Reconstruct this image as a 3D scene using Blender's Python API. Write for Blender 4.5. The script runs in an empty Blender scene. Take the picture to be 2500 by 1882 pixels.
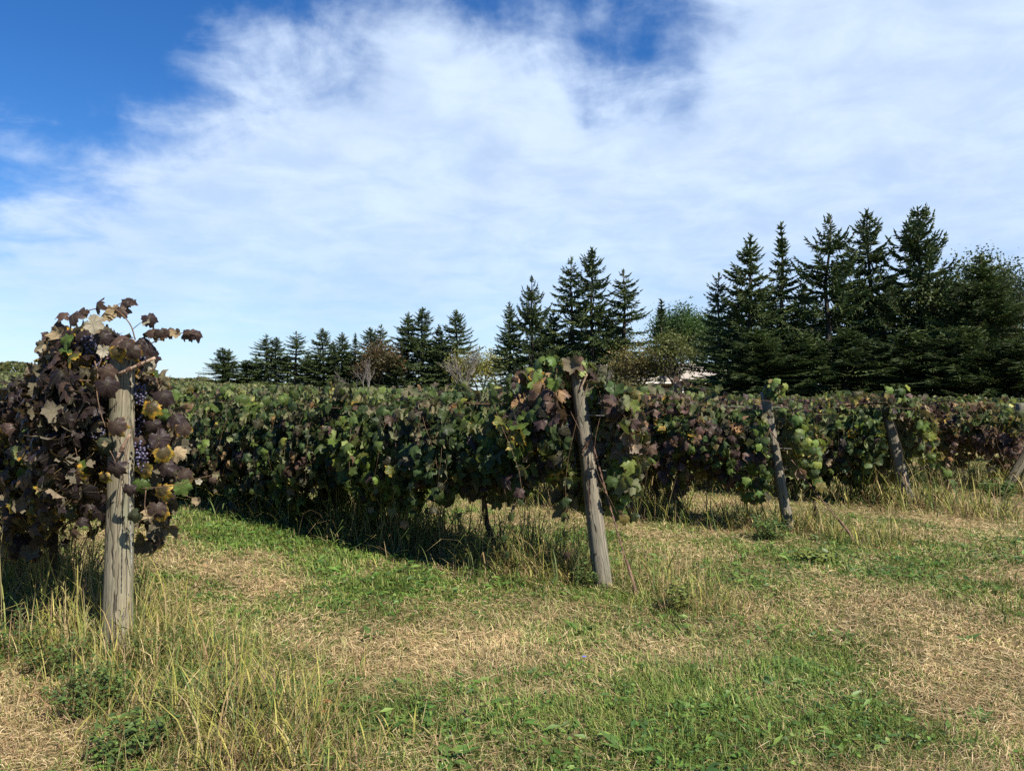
import bpy, bmesh, math
import numpy as np
from mathutils import Matrix, Vector

scene = bpy.context.scene
COL = scene.collection
R = math.radians

# ------------------------------------------------------------------ camera
EYE = 1.6
FPX = 1853.0          # focal length in pixels of the 2500 px wide photograph
HORIZON = 955.0
cam_data = bpy.data.cameras.new("camera")
cam_data.sensor_width = 36.0
cam_data.lens = 36.0 * FPX / 2500.0
cam_data.clip_start = 0.05
cam_data.clip_end = 6000.0
cam = bpy.data.objects.new("camera", cam_data)
COL.objects.link(cam)
cam.location = (0.0, 0.0, EYE)
cam.rotation_euler = (R(90.0) + math.atan((HORIZON - 941.0) / FPX), 0.0, 0.0)
scene.camera = cam

# ------------------------------------------------------------------ light
SUN_EL, SUN_AZ = 47.0, 46.0     # azimuth: degrees to the right of straight behind the camera
to_sun = Vector((math.sin(R(SUN_AZ)) * math.cos(R(SUN_EL)), -math.cos(R(SUN_AZ)) * math.cos(R(SUN_EL)), math.sin(R(SUN_EL))))
sun_data = bpy.data.lights.new("sun", 'SUN')
sun_data.energy = 5.0
sun_data.angle = R(0.53)
sun_data.color = (1.0, 0.94, 0.82)
sun = bpy.data.objects.new("sun", sun_data)
COL.objects.link(sun)
sun.location = to_sun * 60.0
sun.rotation_euler = to_sun.to_track_quat('Z', 'Y').to_euler()

world = bpy.data.worlds.new("World")
scene.world = world
world.use_nodes = True


class NT:
    """small helper for writing node trees"""
    def __init__(self, tree):
        self.t = tree
        self.n = tree.nodes
        self.n.clear()

    def node(self, kind, **kw):
        nd = self.n.new(kind)
        for k, v in kw.items():
            setattr(nd, k, v)
        return nd

    def link(self, a, b):
        self.t.links.new(a, b)

    def put(self, sock, v):
        if isinstance(v, bpy.types.NodeSocket):
            self.link(v, sock)
        elif v is not None:
            if hasattr(sock, 'default_value'):
                try:
                    sock.default_value = v
                except (TypeError, ValueError):
                    sock.default_value = tuple(v) + (1.0,)

    def math(self, op, a, b=None, c=None, clamp=False):
        nd = self.node('ShaderNodeMath', operation=op, use_clamp=clamp)
        for i, v in enumerate((a, b, c)):
            if v is not None:
                self.put(nd.inputs[i], v)
        return nd.outputs[0]

    def vmath(self, op, a, b=None, scale=None):
        nd = self.node('ShaderNodeVectorMath', operation=op)
        self.put(nd.inputs[0], a)
        if b is not None:
            self.put(nd.inputs[1], b)
        if scale is not None:
            self.put(nd.inputs['Scale'], scale)
        return nd.outputs['Value'] if op in ('DOT_PRODUCT', 'LENGTH', 'DISTANCE') else nd.outputs['Vector']

    def mix(self, f, a, b, blend='MIX'):
        nd = self.node('ShaderNodeMix', data_type='RGBA', blend_type=blend)
        self.put(nd.inputs[0], f)
        self.put(nd.inputs[6], a if isinstance(a, bpy.types.NodeSocket) else tuple(a)[:3] + (1.0,))
        self.put(nd.inputs[7], b if isinstance(b, bpy.types.NodeSocket) else tuple(b)[:3] + (1.0,))
        return nd.outputs[2]

    def noise(self, vec, scale, detail=4.0, rough=0.55, distort=0.0, color=False):
        nd = self.node('ShaderNodeTexNoise')
        if vec is not None:
            self.link(vec, nd.inputs['Vector'])
        nd.inputs['Scale'].default_value = scale
        nd.inputs['Detail'].default_value = detail
        nd.inputs['Roughness'].default_value = rough
        nd.inputs['Distortion'].default_value = distort
        return nd.outputs['Color' if color else 'Fac']

    def smooth(self, v, lo, hi):
        nd = self.node('ShaderNodeMapRange', interpolation_type='SMOOTHSTEP')
        self.put(nd.inputs[0], v)
        nd.inputs[1].default_value = lo
        nd.inputs[2].default_value = hi
        return nd.outputs[0]


def sky_dir(px, py):
    v = Vector(((px - 1250.0) / FPX, 1.0, (HORIZON - py) / FPX))
    v.normalize()
    return v


def build_sky():
    w = NT(world.node_tree)
    out = w.node('ShaderNodeOutputWorld')
    bg = w.node('ShaderNodeBackground')
    bg.inputs['Strength'].default_value = 0.053
    w.link(bg.outputs[0], out.inputs[0])
    sky = w.node('ShaderNodeTexSky', sky_type='NISHITA')
    sky.sun_disc = False
    sky.sun_elevation = R(SUN_EL)
    # rotation 0 puts the sun on +Y, positive turns towards +X
    sky.sun_rotation = math.atan2(to_sun.x, to_sun.y)
    sky.altitude = 300.0
    sky.air_density = 1.0
    sky.dust_density = 0.25
    sky.ozone_density = 2.0
    hs = w.node('ShaderNodeHueSaturation')
    hs.inputs['Saturation'].default_value = 1.32
    hs.inputs['Value'].default_value = 1.06
    w.link(sky.outputs[0], hs.inputs['Color'])
    blue = w.mix(1.0, hs.outputs[0], (0.76, 0.97, 1.25), 'MULTIPLY')
    tc = w.node('ShaderNodeTexCoord')
    d = tc.outputs['Generated']
    sep = w.node('ShaderNodeSeparateXYZ')
    w.link(d, sep.inputs[0])
    # clouds lie on a layer: project the direction on it
    den = w.math('ADD', w.math('MAXIMUM', sep.outputs[2], 0.0), 0.16)
    comb = w.node('ShaderNodeCombineXYZ')
    w.link(w.math('DIVIDE', sep.outputs[0], den), comb.inputs[0])
    w.link(w.math('DIVIDE', sep.outputs[1], den), comb.inputs[1])
    p = comb.outputs[0]
    n_big = w.noise(p, 1.1, 6.0, 0.5, 0.2)
    n_fine = w.noise(p, 4.0, 8.0, 0.58, 0.35)
    n_dir = w.noise(d, 5.0, 8.0, 0.58, 0.25)
    # clear air to the left: the edge of the cloud sheet is a great circle with a ragged rim
    a, b = sky_dir(-80, 500), sky_dir(860, 20)
    nrm = a.cross(b)
    nrm.normalize()
    if nrm.x < 0:
        nrm = -nrm
    side = w.vmath('DOT_PRODUCT', d, tuple(nrm))
    # opening in the sheet
    hole = w.vmath('DISTANCE', w.vmath('MULTIPLY', d, (1.0, 1.0, 1.25)), tuple(np.array(sky_dir(1500, 10)) * (1, 1, 1.25)))
    hole2 = w.vmath('DISTANCE', d, tuple(sky_dir(1250, 120)))
    edge = w.math('ADD', w.math('MULTIPLY', side, 4.4), 0.24)
    edge = w.math('MINIMUM', edge, 0.80)
    edge = w.math('SUBTRACT', edge, w.math('MULTIPLY', w.smooth(hole, 0.27, 0.0), 1.0))
    rag = w.math('ADD', w.math('MULTIPLY', w.math('SUBTRACT', n_dir, 0.5), 1.35), w.math('MULTIPLY', w.math('SUBTRACT', n_fine, 0.5), 0.72))
    rag = w.math('ADD', rag, w.math('MULTIPLY', w.math('SUBTRACT', n_big, 0.5), 0.35))
    cover = w.math('ADD', edge, rag)
    dens = w.smooth(cover, -0.06, 0.52)
    # thinner towards the horizon, where the blue of the far air shows
    low = w.smooth(sep.outputs[2], -0.02, 0.30)
    dens = w.math('MULTIPLY', dens, w.math('ADD', w.math('MULTIPLY', low, 0.32), 0.60))
    dens = w.math('MULTIPLY', dens, w.math('ADD', w.math('MULTIPLY', w.smooth(n_fine, 0.28, 0.70), 0.26), 0.76))
    lum = w.math('ADD', w.math('MULTIPLY', w.smooth(n_dir, 0.30, 0.70), 1.0), 8.4)
    cloud = w.vmath('SCALE', (0.785, 0.945, 1.17), scale=lum)
    final = w.mix(w.math('MINIMUM', dens, 1.0), blue, cloud)
    w.link(final, bg.inputs['Color'])


build_sky()
vs = scene.view_settings
vs.view_transform = 'Standard'
vs.look = 'None'
vs.exposure = 1.05
vs.gamma = 1.0
vs.use_curve_mapping = False
scene.render.engine = 'CYCLES'
cy = scene.cycles
cy.use_denoising = False
cy.max_bounces = 6
cy.diffuse_bounces = 3
cy.glossy_bounces = 2
cy.transmission_bounces = 4
cy.transparent_max_bounces = 4
cy.sample_clamp_indirect = 4.0
cy.caustics_reflective = False
cy.caustics_refractive = False

# ------------------------------------------------------------------ helpers
RNG = np.random.default_rng(11)


def value_noise(x, y, seed=0):
    """smooth 2-D noise in 0..1 for numpy arrays"""
    x = np.asarray(x, float)
    y = np.asarray(y, float)
    xi, yi = np.floor(x).astype(np.int64), np.floor(y).astype(np.int64)
    fx, fy = x - xi, y - yi
    fx = fx * fx * (3 - 2 * fx)
    fy = fy * fy * (3 - 2 * fy)

    def h(a, b):
        n = (a * 374761393 + b * 668265263 + seed * 1442695041) & 0xFFFFFFFF
        n = ((n ^ (n >> 13)) * 1274126177) & 0xFFFFFFFF
        return ((n ^ (n >> 16)) & 0xFFFF) / 65535.0
    return (h(xi, yi) * (1 - fx) + h(xi + 1, yi) * fx) * (1 - fy) + (h(xi, yi + 1) * (1 - fx) + h(xi + 1, yi + 1) * fx) * fy


def fbm(x, y, seed=0, octaves=3):
    s, a, t = 0.0, 1.0, 0.0
    for i in range(octaves):
        s = s + a * value_noise(np.asarray(x) * 2 ** i, np.asarray(y) * 2 ** i, seed + i * 17)
        t += a
        a *= 0.5
    return s / t


def ground_z(x, y):
    """the field: flat where the camera stands, rising gently far to the left"""
    x = np.asarray(x, float)
    y = np.asarray(y, float)
    d = np.hypot(x, y)
    az = np.degrees(np.arctan2(x, np.maximum(y, 0.01)))
    k = np.interp(az, [-60, -36, -24, -12, 0, 8, 40], [0.031, 0.031, 0.018, 0.009, 0.003, -0.004, -0.004])
    z = np.clip(d - 24.0, 0.0, 130.0) * k
    z = np.where(y > 0, z, 0.0)
    return z + 0.03 * (fbm(x * 0.45, y * 0.45, 5) - 0.5) * np.clip(1.0 - d / 60.0, 0, 1)


def gz(x, y):
    return float(ground_z(np.array([x]), np.array([y]))[0])


def at(px, py, y):
    """the point at depth y that stands at a given place of the photograph"""
    return Vector(((px - 1250.0) / FPX * y, y, EYE + (HORIZON - py) / FPX * y))


def tag(o, label=None, category=None, group=None, kind=None):
    if label:
        o["label"] = label
    if category:
        o["category"] = category
    if group:
        o["group"] = group
    if kind:
        o["kind"] = kind
    return o


def empty(name, loc):
    o = bpy.data.objects.new(name, None)
    o.empty_display_size = 0.1
    o.location = loc
    COL.objects.link(o)
    return o


def mesh_from(name, verts, faces_flat, loop_counts, material=None, smooth=False, colors=None, uvs=None):
    """fast mesh from numpy arrays: faces_flat = vertex index of each loop, loop_counts = corners per face"""
    me = bpy.data.meshes.new(name)
    verts = np.asarray(verts, np.float32)
    faces_flat = np.asarray(faces_flat, np.int32)
    loop_counts = np.asarray(loop_counts, np.int32)
    me.vertices.add(len(verts))
    me.vertices.foreach_set('co', verts.ravel())
    me.loops.add(len(faces_flat))
    me.loops.foreach_set('vertex_index', faces_flat)
    me.polygons.add(len(loop_counts))
    starts = np.concatenate([[0], np.cumsum(loop_counts)[:-1]]).astype(np.int32)
    me.polygons.foreach_set('loop_start', starts)
    me.polygons.foreach_set('loop_total', loop_counts)
    if smooth:
        me.polygons.foreach_set('use_smooth', np.ones(len(loop_counts), bool))
    if colors is not None:
        ca = me.color_attributes.new('col', 'FLOAT_COLOR', 'POINT')
        c4 = np.ones((len(verts), 4), np.float32)
        c4[:, :3] = colors[:, :3]
        if colors.shape[1] == 4:
            c4[:, 3] = colors[:, 3]
        ca.data.foreach_set('color', c4.ravel())
    if uvs is not None:
        ul = me.uv_layers.new(name='leaf_uv')
        ul.data.foreach_set('uv', np.asarray(uvs, np.float32)[faces_flat].ravel())
    me.update(calc_edges=True)
    if material:
        me.materials.append(material)
    return me


def put(name, me, parent=None, loc=(0, 0, 0)):
    o = bpy.data.objects.new(name, me)
    o.location = loc
    if parent is not None:
        o.parent = parent
    COL.objects.link(o)
    return o


class Tubes:
    """collects tapering tubes into one mesh"""
    def __init__(self):
        self.v, self.f, self.c = [], [], []
        self.n = 0

    def add(self, pts, radii, sides=6, cap=True):
        pts = [Vector(p) for p in pts]
        k = len(pts)
        up = Vector((0.13, 0.21, 0.97))
        for i, p in enumerate(pts):
            t = (pts[min(i + 1, k - 1)] - pts[max(i - 1, 0)])
            if t.length < 1e-9:
                t = Vector((0, 0, 1))
            t.normalize()
            a = t.cross(up if abs(t.dot(up)) < 0.95 else Vector((1, 0, 0)))
            a.normalize()
            b = t.cross(a)
            r = radii[i] if hasattr(radii, '__len__') else radii
            for j in range(sides):
                th = 2 * math.pi * j / sides
                q = p + (a * math.cos(th) + b * math.sin(th)) * r
                self.v.append(q[:])
        for i in range(k - 1):
            for j in range(sides):
                j2 = (j + 1) % sides
                self.f += [self.n + i * sides + j, self.n + i * sides + j2, self.n + (i + 1) * sides + j2, self.n + (i + 1) * sides + j]
                self.c.append(4)
        if cap:
            self.f += [self.n + j for j in range(sides)][::-1]
            self.c.append(sides)
            self.f += [self.n + (k - 1) * sides + j for j in range(sides)]
            self.c.append(sides)
        self.n += k * sides

    def build(self, name, material, parent=None, smooth=True, loc=(0, 0, 0)):
        me = mesh_from(name, np.array(self.v).reshape(-1, 3), self.f, self.c, material, smooth)
        return put(name, me, parent, loc)


def spline(pts, n):
    """Catmull-Rom through the points"""
    P = [np.array(p, float) for p in pts]
    P = [2 * P[0] - P[1]] + P + [2 * P[-1] - P[-2]]
    out = []
    seg = len(P) - 3
    for i in range(n):
        t = i / (n - 1) * seg
        k = min(int(t), seg - 1)
        f = t - k
        a, b, c, d = P[k:k + 4]
        out.append(0.5 * ((2 * b) + (c - a) * f + (2 * a - 5 * b + 4 * c - d) * f * f + (3 * b - a - 3 * c + d) * f ** 3))
    return out


# ------------------------------------------------------------------ materials
MATS = {}


def principled(m, color, rough=0.8, spec=0.3, bump=None, bump_dist=0.01, bump_strength=0.6):
    bs = m.node('ShaderNodeBsdfPrincipled')
    m.put(bs.inputs['Base Color'], color)
    m.put(bs.inputs['Roughness'], rough)
    bs.inputs['Specular IOR Level'].default_value = spec
    if bump is not None:
        b = m.node('ShaderNodeBump')
        b.inputs['Strength'].default_value = bump_strength
        b.inputs['Distance'].default_value = bump_dist
        m.link(bump, b.inputs['Height'])
        m.link(b.outputs[0], bs.inputs['Normal'])
    return bs


def new_mat(name):
    mt = bpy.data.materials.new(name)
    mt.use_nodes = True
    MATS[name] = mt
    m = NT(mt.node_tree)
    out = m.node('ShaderNodeOutputMaterial')
    return mt, m, out


def leaf_material(name, single, veins=True, translucent=0.30):
    """a leaf: dull upper face, felted pale lower face, light coming through"""
    mt, m, out = new_mat(name)
    geo = m.node('ShaderNodeNewGeometry')
    if single:
        info = m.node('ShaderNodeObjectInfo')
        base, marg = info.outputs['Color'], info.outputs['Alpha']
    else:
        at_ = m.node('ShaderNodeAttribute', attribute_name='col')
        base, marg = at_.outputs['Color'], at_.outputs['Alpha']
    col = base
    bump = None
    if veins:
        uv = m.node('ShaderNodeUVMap', uv_map='leaf_uv')
        s = m.node('ShaderNodeSeparateXYZ')
        m.link(uv.outputs[0], s.inputs[0])
        u = m.math('SUBTRACT', s.outputs[0], 0.5)
        v = m.math('SUBTRACT', s.outputs[1], 0.5)
        ang = m.math('ARCTAN2', u, v)
        rad = m.math('SQRT', m.math('ADD', m.math('MULTIPLY', u, u), m.math('MULTIPLY', v, v)))
        fr = m.math('FRACT', m.math('ADD', m.math('DIVIDE', ang, R(50.0)), 0.5))
        dist = m.math('MULTIPLY', m.math('ABSOLUTE', m.math('SUBTRACT', fr, 0.5)), rad)
        vein = m.smooth(dist, 0.020, 0.004)
        # side veins
        side = m.math('ABSOLUTE', m.math('SINE', m.math('ADD', m.math('MULTIPLY', rad, 52.0), m.math('MULTIPLY', dist, -60.0))))
        side_v = m.smooth(side, 0.22, 0.04)
        nz = m.noise(geo.outputs['Position'], 38.0, 3.0, 0.6)
        # autumn margin: alpha says how far it has come in from the rim
        rim = m.math('ADD', rad, m.math('MULTIPLY', m.math('SUBTRACT', nz, 0.5), 0.22))
        rim = m.math('ADD', rim, m.math('MULTIPLY', m.math('SUBTRACT', marg, 0.5), 0.5))
        rim_f = m.math('MULTIPLY', m.smooth(rim, 0.30, 0.46), m.math('GREATER_THAN', marg, 0.02))
        yel = m.mix(m.smooth(nz, 0.4, 0.62), (0.20, 0.19, 0.03), (0.42, 0.22, 0.03))
        col = m.mix(rim_f, col, yel)
        col = m.mix(m.math('MULTIPLY', vein, 0.40), col, m.mix(0.5, (0.20, 0.20, 0.08), col))
        col = m.mix(m.math('MULTIPLY', m.smooth(nz, 0.35, 0.75), 0.35), col, m.vmath('SCALE', col, scale=1.7))
        bump = m.math('ADD', m.math('MULTIPLY', vein, -1.0), m.math('ADD', m.math('MULTIPLY', side_v, -0.35), m.math('MULTIPLY', nz, 1.2)))
    else:
        nz = m.noise(geo.outputs['Position'], 20.0, 2.0, 0.6)
        col = m.mix(m.math('MULTIPLY', m.smooth(nz, 0.35, 0.75), 0.4), col, m.vmath('SCALE', col, scale=1.6))
    under = m.mix(0.45, m.vmath('SCALE', col, scale=1.9), (0.26, 0.235, 0.15))
    face = m.mix(geo.outputs['Backfacing'], col, under)
    bs = principled(m, face, 0.52, 0.24, bump, 0.004, 0.9)
    m.put(bs.inputs['Roughness'], m.math('ADD', m.math('MULTIPLY', geo.outputs['Backfacing'], 0.4), 0.44))
    tr = m.node('ShaderNodeBsdfTranslucent')
    tcol = m.mix(0.35, m.vmath('SCALE', col, scale=2.4), (0.16, 0.11, 0.02))
    m.link(tcol, tr.inputs['Color'])
    mx = m.node('ShaderNodeMixShader')
    mx.inputs[0].default_value = translucent
    m.link(bs.outputs[0], mx.inputs[1])
    m.link(tr.outputs[0], mx.inputs[2])
    m.link(mx.outputs[0], out.inputs[0])
    return mt


def blade_material(name, translucent=0.3, rough=0.6, spec=0.25):
    """grass, straw and small weeds: colour comes with each blade"""
    mt, m, out = new_mat(name)
    at_ = m.node('ShaderNodeAttribute', attribute_name='col')
    bs = principled(m, at_.outputs['Color'], rough, spec)
    tr = m.node('ShaderNodeBsdfTranslucent')
    m.link(m.vmath('SCALE', at_.outputs['Color'], scale=1.3), tr.inputs['Color'])
    mx = m.node('ShaderNodeMixShader')
    mx.inputs[0].default_value = translucent
    m.link(bs.outputs[0], mx.inputs[1])
    m.link(tr.outputs[0], mx.inputs[2])
    m.link(mx.outputs[0], out.inputs[0])
    return mt


def plain_material(name, c1, c2, scale=8.0, rough=0.85, spec=0.2, stretch=(1, 1, 1), bump=0.01, detail=5.0):
    mt, m, out = new_mat(name)
    tc = m.node('ShaderNodeTexCoord')
    mp = m.node('ShaderNodeMapping')
    mp.inputs['Scale'].default_value = stretch
    m.link(tc.outputs['Object'], mp.inputs[0])
    n = m.noise(mp.outputs[0], scale, detail, 0.65)
    col = m.mix(m.smooth(n, 0.32, 0.68), c1, c2)
    bs = principled(m, col, rough, spec, n, bump, 0.8)
    m.link(bs.outputs[0], out.inputs[0])
    return mt


def post_material(name, c_light, c_mid, c_moss):
    """weathered round timber: long grain, drying cracks, greenish algae"""
    mt, m, out = new_mat(name)
    tc = m.node('ShaderNodeTexCoord')
    mp = m.node('ShaderNodeMapping')
    mp.inputs['Scale'].default_value = (1.0, 1.0, 0.06)
    m.link(tc.outputs['Object'], mp.inputs[0])
    grain = m.noise(mp.outputs[0], 110.0, 5.0, 0.7, 0.6)
    wide = m.noise(mp.outputs[0], 26.0, 3.0, 0.6, 1.2)
    mp2 = m.node('ShaderNodeMapping')
    mp2.inputs['Scale'].default_value = (1.0, 1.0, 0.35)
    m.link(tc.outputs['Object'], mp2.inputs[0])
    patch = m.noise(mp2.outputs[0], 7.0, 4.0, 0.6)
    vor = m.node('ShaderNodeTexVoronoi', feature='DISTANCE_TO_EDGE')
    mp3 = m.node('ShaderNodeMapping')
    mp3.inputs['Scale'].default_value = (1.0, 1.0, 0.045)
    m.link(m.vmath('ADD', tc.outputs['Object'], m.vmath('SCALE', m.noise(tc.outputs['Object'], 5.0, 2.0, 0.5, 0.0, True), scale=0.05)), mp3.inputs[0])
    m.link(mp3.outputs[0], vor.inputs['Vector'])
    vor.inputs['Scale'].default_value = 24.0
    crack = m.smooth(vor.outputs['Distance'], 0.060, 0.010)
    crack = m.math('MULTIPLY', crack, m.smooth(wide, 0.40, 0.60))
    col = m.mix(m.smooth(wide, 0.3, 0.7), c_mid, c_light)
    col = m.mix(m.math('MULTIPLY', m.smooth(patch, 0.45, 0.66), 0.65), col, c_moss)
    col = m.mix(m.math('MULTIPLY', m.smooth(grain, 0.44, 0.68), 0.62), col, m.vmath('SCALE', col, scale=0.42))
    col = m.mix(m.math('MULTIPLY', crack, 0.85), col, (0.022, 0.018, 0.013))
    hgt = m.math('SUBTRACT', m.math('MULTIPLY', grain, -0.6), m.math('MULTIPLY', crack, 1.6))
    bs = principled(m, col, 0.88, 0.15, hgt, 0.006, 0.9)
    m.link(bs.outputs[0], out.inputs[0])
    return mt


def ground_material():
    mt, m, out = new_mat('ground_soil_and_thatch')
    geo = m.node('ShaderNodeNewGeometry')
    p = geo.outputs['Position']
    n1 = m.noise(p, 0.55, 5.0, 0.6, 0.3)
    n2 = m.noise(p, 6.0, 5.0, 0.65)
    n3 = m.noise(p, 55.0, 4.0, 0.7)
    straw = m.mix(m.smooth(n3, 0.35, 0.65), (0.12, 0.090, 0.045), (0.36, 0.275, 0.14))
    green = m.mix(m.smooth(n3, 0.35, 0.65), (0.035, 0.045, 0.014), (0.10, 0.12, 0.035))
    col = m.mix(m.smooth(m.math('ADD', m.math('MULTIPLY', n1, 0.7), m.math('MULTIPLY', n2, 0.3)), 0.42, 0.58), straw, green)
    bs = principled(m, col, 0.95, 0.1, m.math('ADD', n3, m.math('MULTIPLY', n2, 0.8)), 0.03, 0.9)
    m.link(bs.outputs[0], out.inputs[0])
    return mt


M_LEAF = leaf_material('vine_leaf', True)
M_LEAF_MASS = leaf_material('vine_leaves', False)
M_LEAF_FAR = leaf_material('vine_leaves_far', False, veins=False)
M_BLADE = blade_material('grass_blades')
M_WEED = blade_material('weed_leaves', 0.28, 0.5, 0.35)
M_NEEDLE = blade_material('spruce_needles', 0.12, 0.6, 0.3)
M_TREE_LEAF = blade_material('tree_leaves', 0.3, 0.55, 0.3)
M_BARK = plain_material('vine_bark', (0.018, 0.013, 0.010), (0.075, 0.055, 0.042), 60.0, 0.95, 0.1, (1, 1, 0.2), 0.012)
M_CANE = plain_material('vine_cane', (0.055, 0.030, 0.018), (0.14, 0.085, 0.045), 30.0, 0.7, 0.3, (1, 1, 1), 0.002)
M_PETIOLE = plain_material('vine_petiole', (0.09, 0.055, 0.02), (0.15, 0.10, 0.035), 30.0, 0.6, 0.3, (1, 1, 1), 0.001)
M_TRUNK = plain_material('tree_bark', (0.030, 0.024, 0.019), (0.085, 0.070, 0.058), 9.0, 0.95, 0.1, (1, 1, 0.25), 0.04)
M_DEAD = plain_material('bare_wood', (0.09, 0.08, 0.07), (0.19, 0.17, 0.155), 9.0, 0.95, 0.1, (1, 1, 0.25), 0.02)
M_POST_A = post_material('post_wood_tan', (0.255, 0.222, 0.155), (0.140, 0.119, 0.082), (0.145, 0.155, 0.102))
M_POST_B = post_material('post_wood_grey', (0.230, 0.203, 0.155), (0.122, 0.106, 0.080), (0.110, 0.118, 0.085))
M_RUST = plain_material('rusty_steel', (0.060, 0.030, 0.020), (0.17, 0.095, 0.060), 90.0, 0.75, 0.4, (1, 1, 1), 0.001)
M_WIRE = plain_material('galvanised_wire', (0.12, 0.11, 0.10), (0.30, 0.29, 0.27), 120.0, 0.5, 0.5, (1, 1, 1), 0.0005)
M_PEG = plain_material('peg_wood', (0.17, 0.105, 0.07), (0.40, 0.29, 0.21), 60.0, 0.8, 0.2, (1, 1, 0.2), 0.002)


def grape_material():
    mt, m, out = new_mat('grape_skin')
    geo = m.node('ShaderNodeNewGeometry')
    n = m.noise(geo.outputs['Position'], 70.0, 3.0, 0.6)
    n2 = m.noise(geo.outputs['Position'], 28.0, 2.0, 0.5)
    col = m.mix(m.smooth(n, 0.40, 0.62), (0.012, 0.008, 0.022), (0.10, 0.10, 0.17))
    col = m.mix(m.math('MULTIPLY', m.smooth(n2, 0.56, 0.70), 0.5), col, (0.16, 0.045, 0.075))
    bs = principled(m, col, 0.42, 0.5)
    m.link(bs.outputs[0], out.inputs[0])


grape_material()
M_GRAPE = MATS['grape_skin']
# ------------------------------------------------------------------ ground
def build_ground():
    n = 221
    t = np.linspace(-1, 1, n)
    ax = np.sinh(t * 6.2) / np.sinh(6.2) * 1600.0
    X, Y = np.meshgrid(ax, ax + 6.0, indexing='ij')
    Z = ground_z(X.ravel(), Y.ravel())
    V = np.stack([X.ravel(), Y.ravel(), Z], 1)
    i, j = np.meshgrid(np.arange(n - 1), np.arange(n - 1), indexing='ij')
    a = (i * n + j).ravel()
    F = np.stack([a, a + n, a + n + 1, a + 1], 1).ravel()
    me = mesh_from('ground', V, F, np.full((n - 1) ** 2, 4), ground_material(), True)
    o = put('ground', me)
    tag(o, 'field of mown grass, straw and bare soil under the vines', 'ground', kind='structure')


build_ground()


# ------------------------------------------------------------------ spruces
def kites(P, D, L, W, rng, cross=2):
    """needle sprays: crossed kite-shaped faces; returns verts, faces"""
    P, D, L, W = np.asarray(P), np.asarray(D), np.asarray(L), np.asarray(W)
    D = D / np.linalg.norm(D, axis=1, keepdims=True)
    up = np.tile([0.0, 0.0, 1.0], (len(P), 1))
    A = np.cross(D, up)
    A += rng.normal(0, 0.12, A.shape)
    A /= np.linalg.norm(A, axis=1, keepdims=True) + 1e-9
    B = np.cross(D, A)
    vs, fs = [], []
    n = len(P)
    for c in range(cross):
        S = A if c == 0 else B
        mid = P + D * (L * rng.uniform(0.30, 0.5, n))[:, None]
        q = np.stack([P, mid + S * (W * 0.5)[:, None], P + D * L[:, None], mid - S * (W * 0.5)[:, None]], 1)
        vs.append(q.reshape(-1, 3))
        fs.append(np.arange(4 * n).reshape(-1, 4) + 4 * n * c)
    return np.concatenate(vs), np.concatenate(fs).ravel(), np.full(n * cross, 4)


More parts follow.
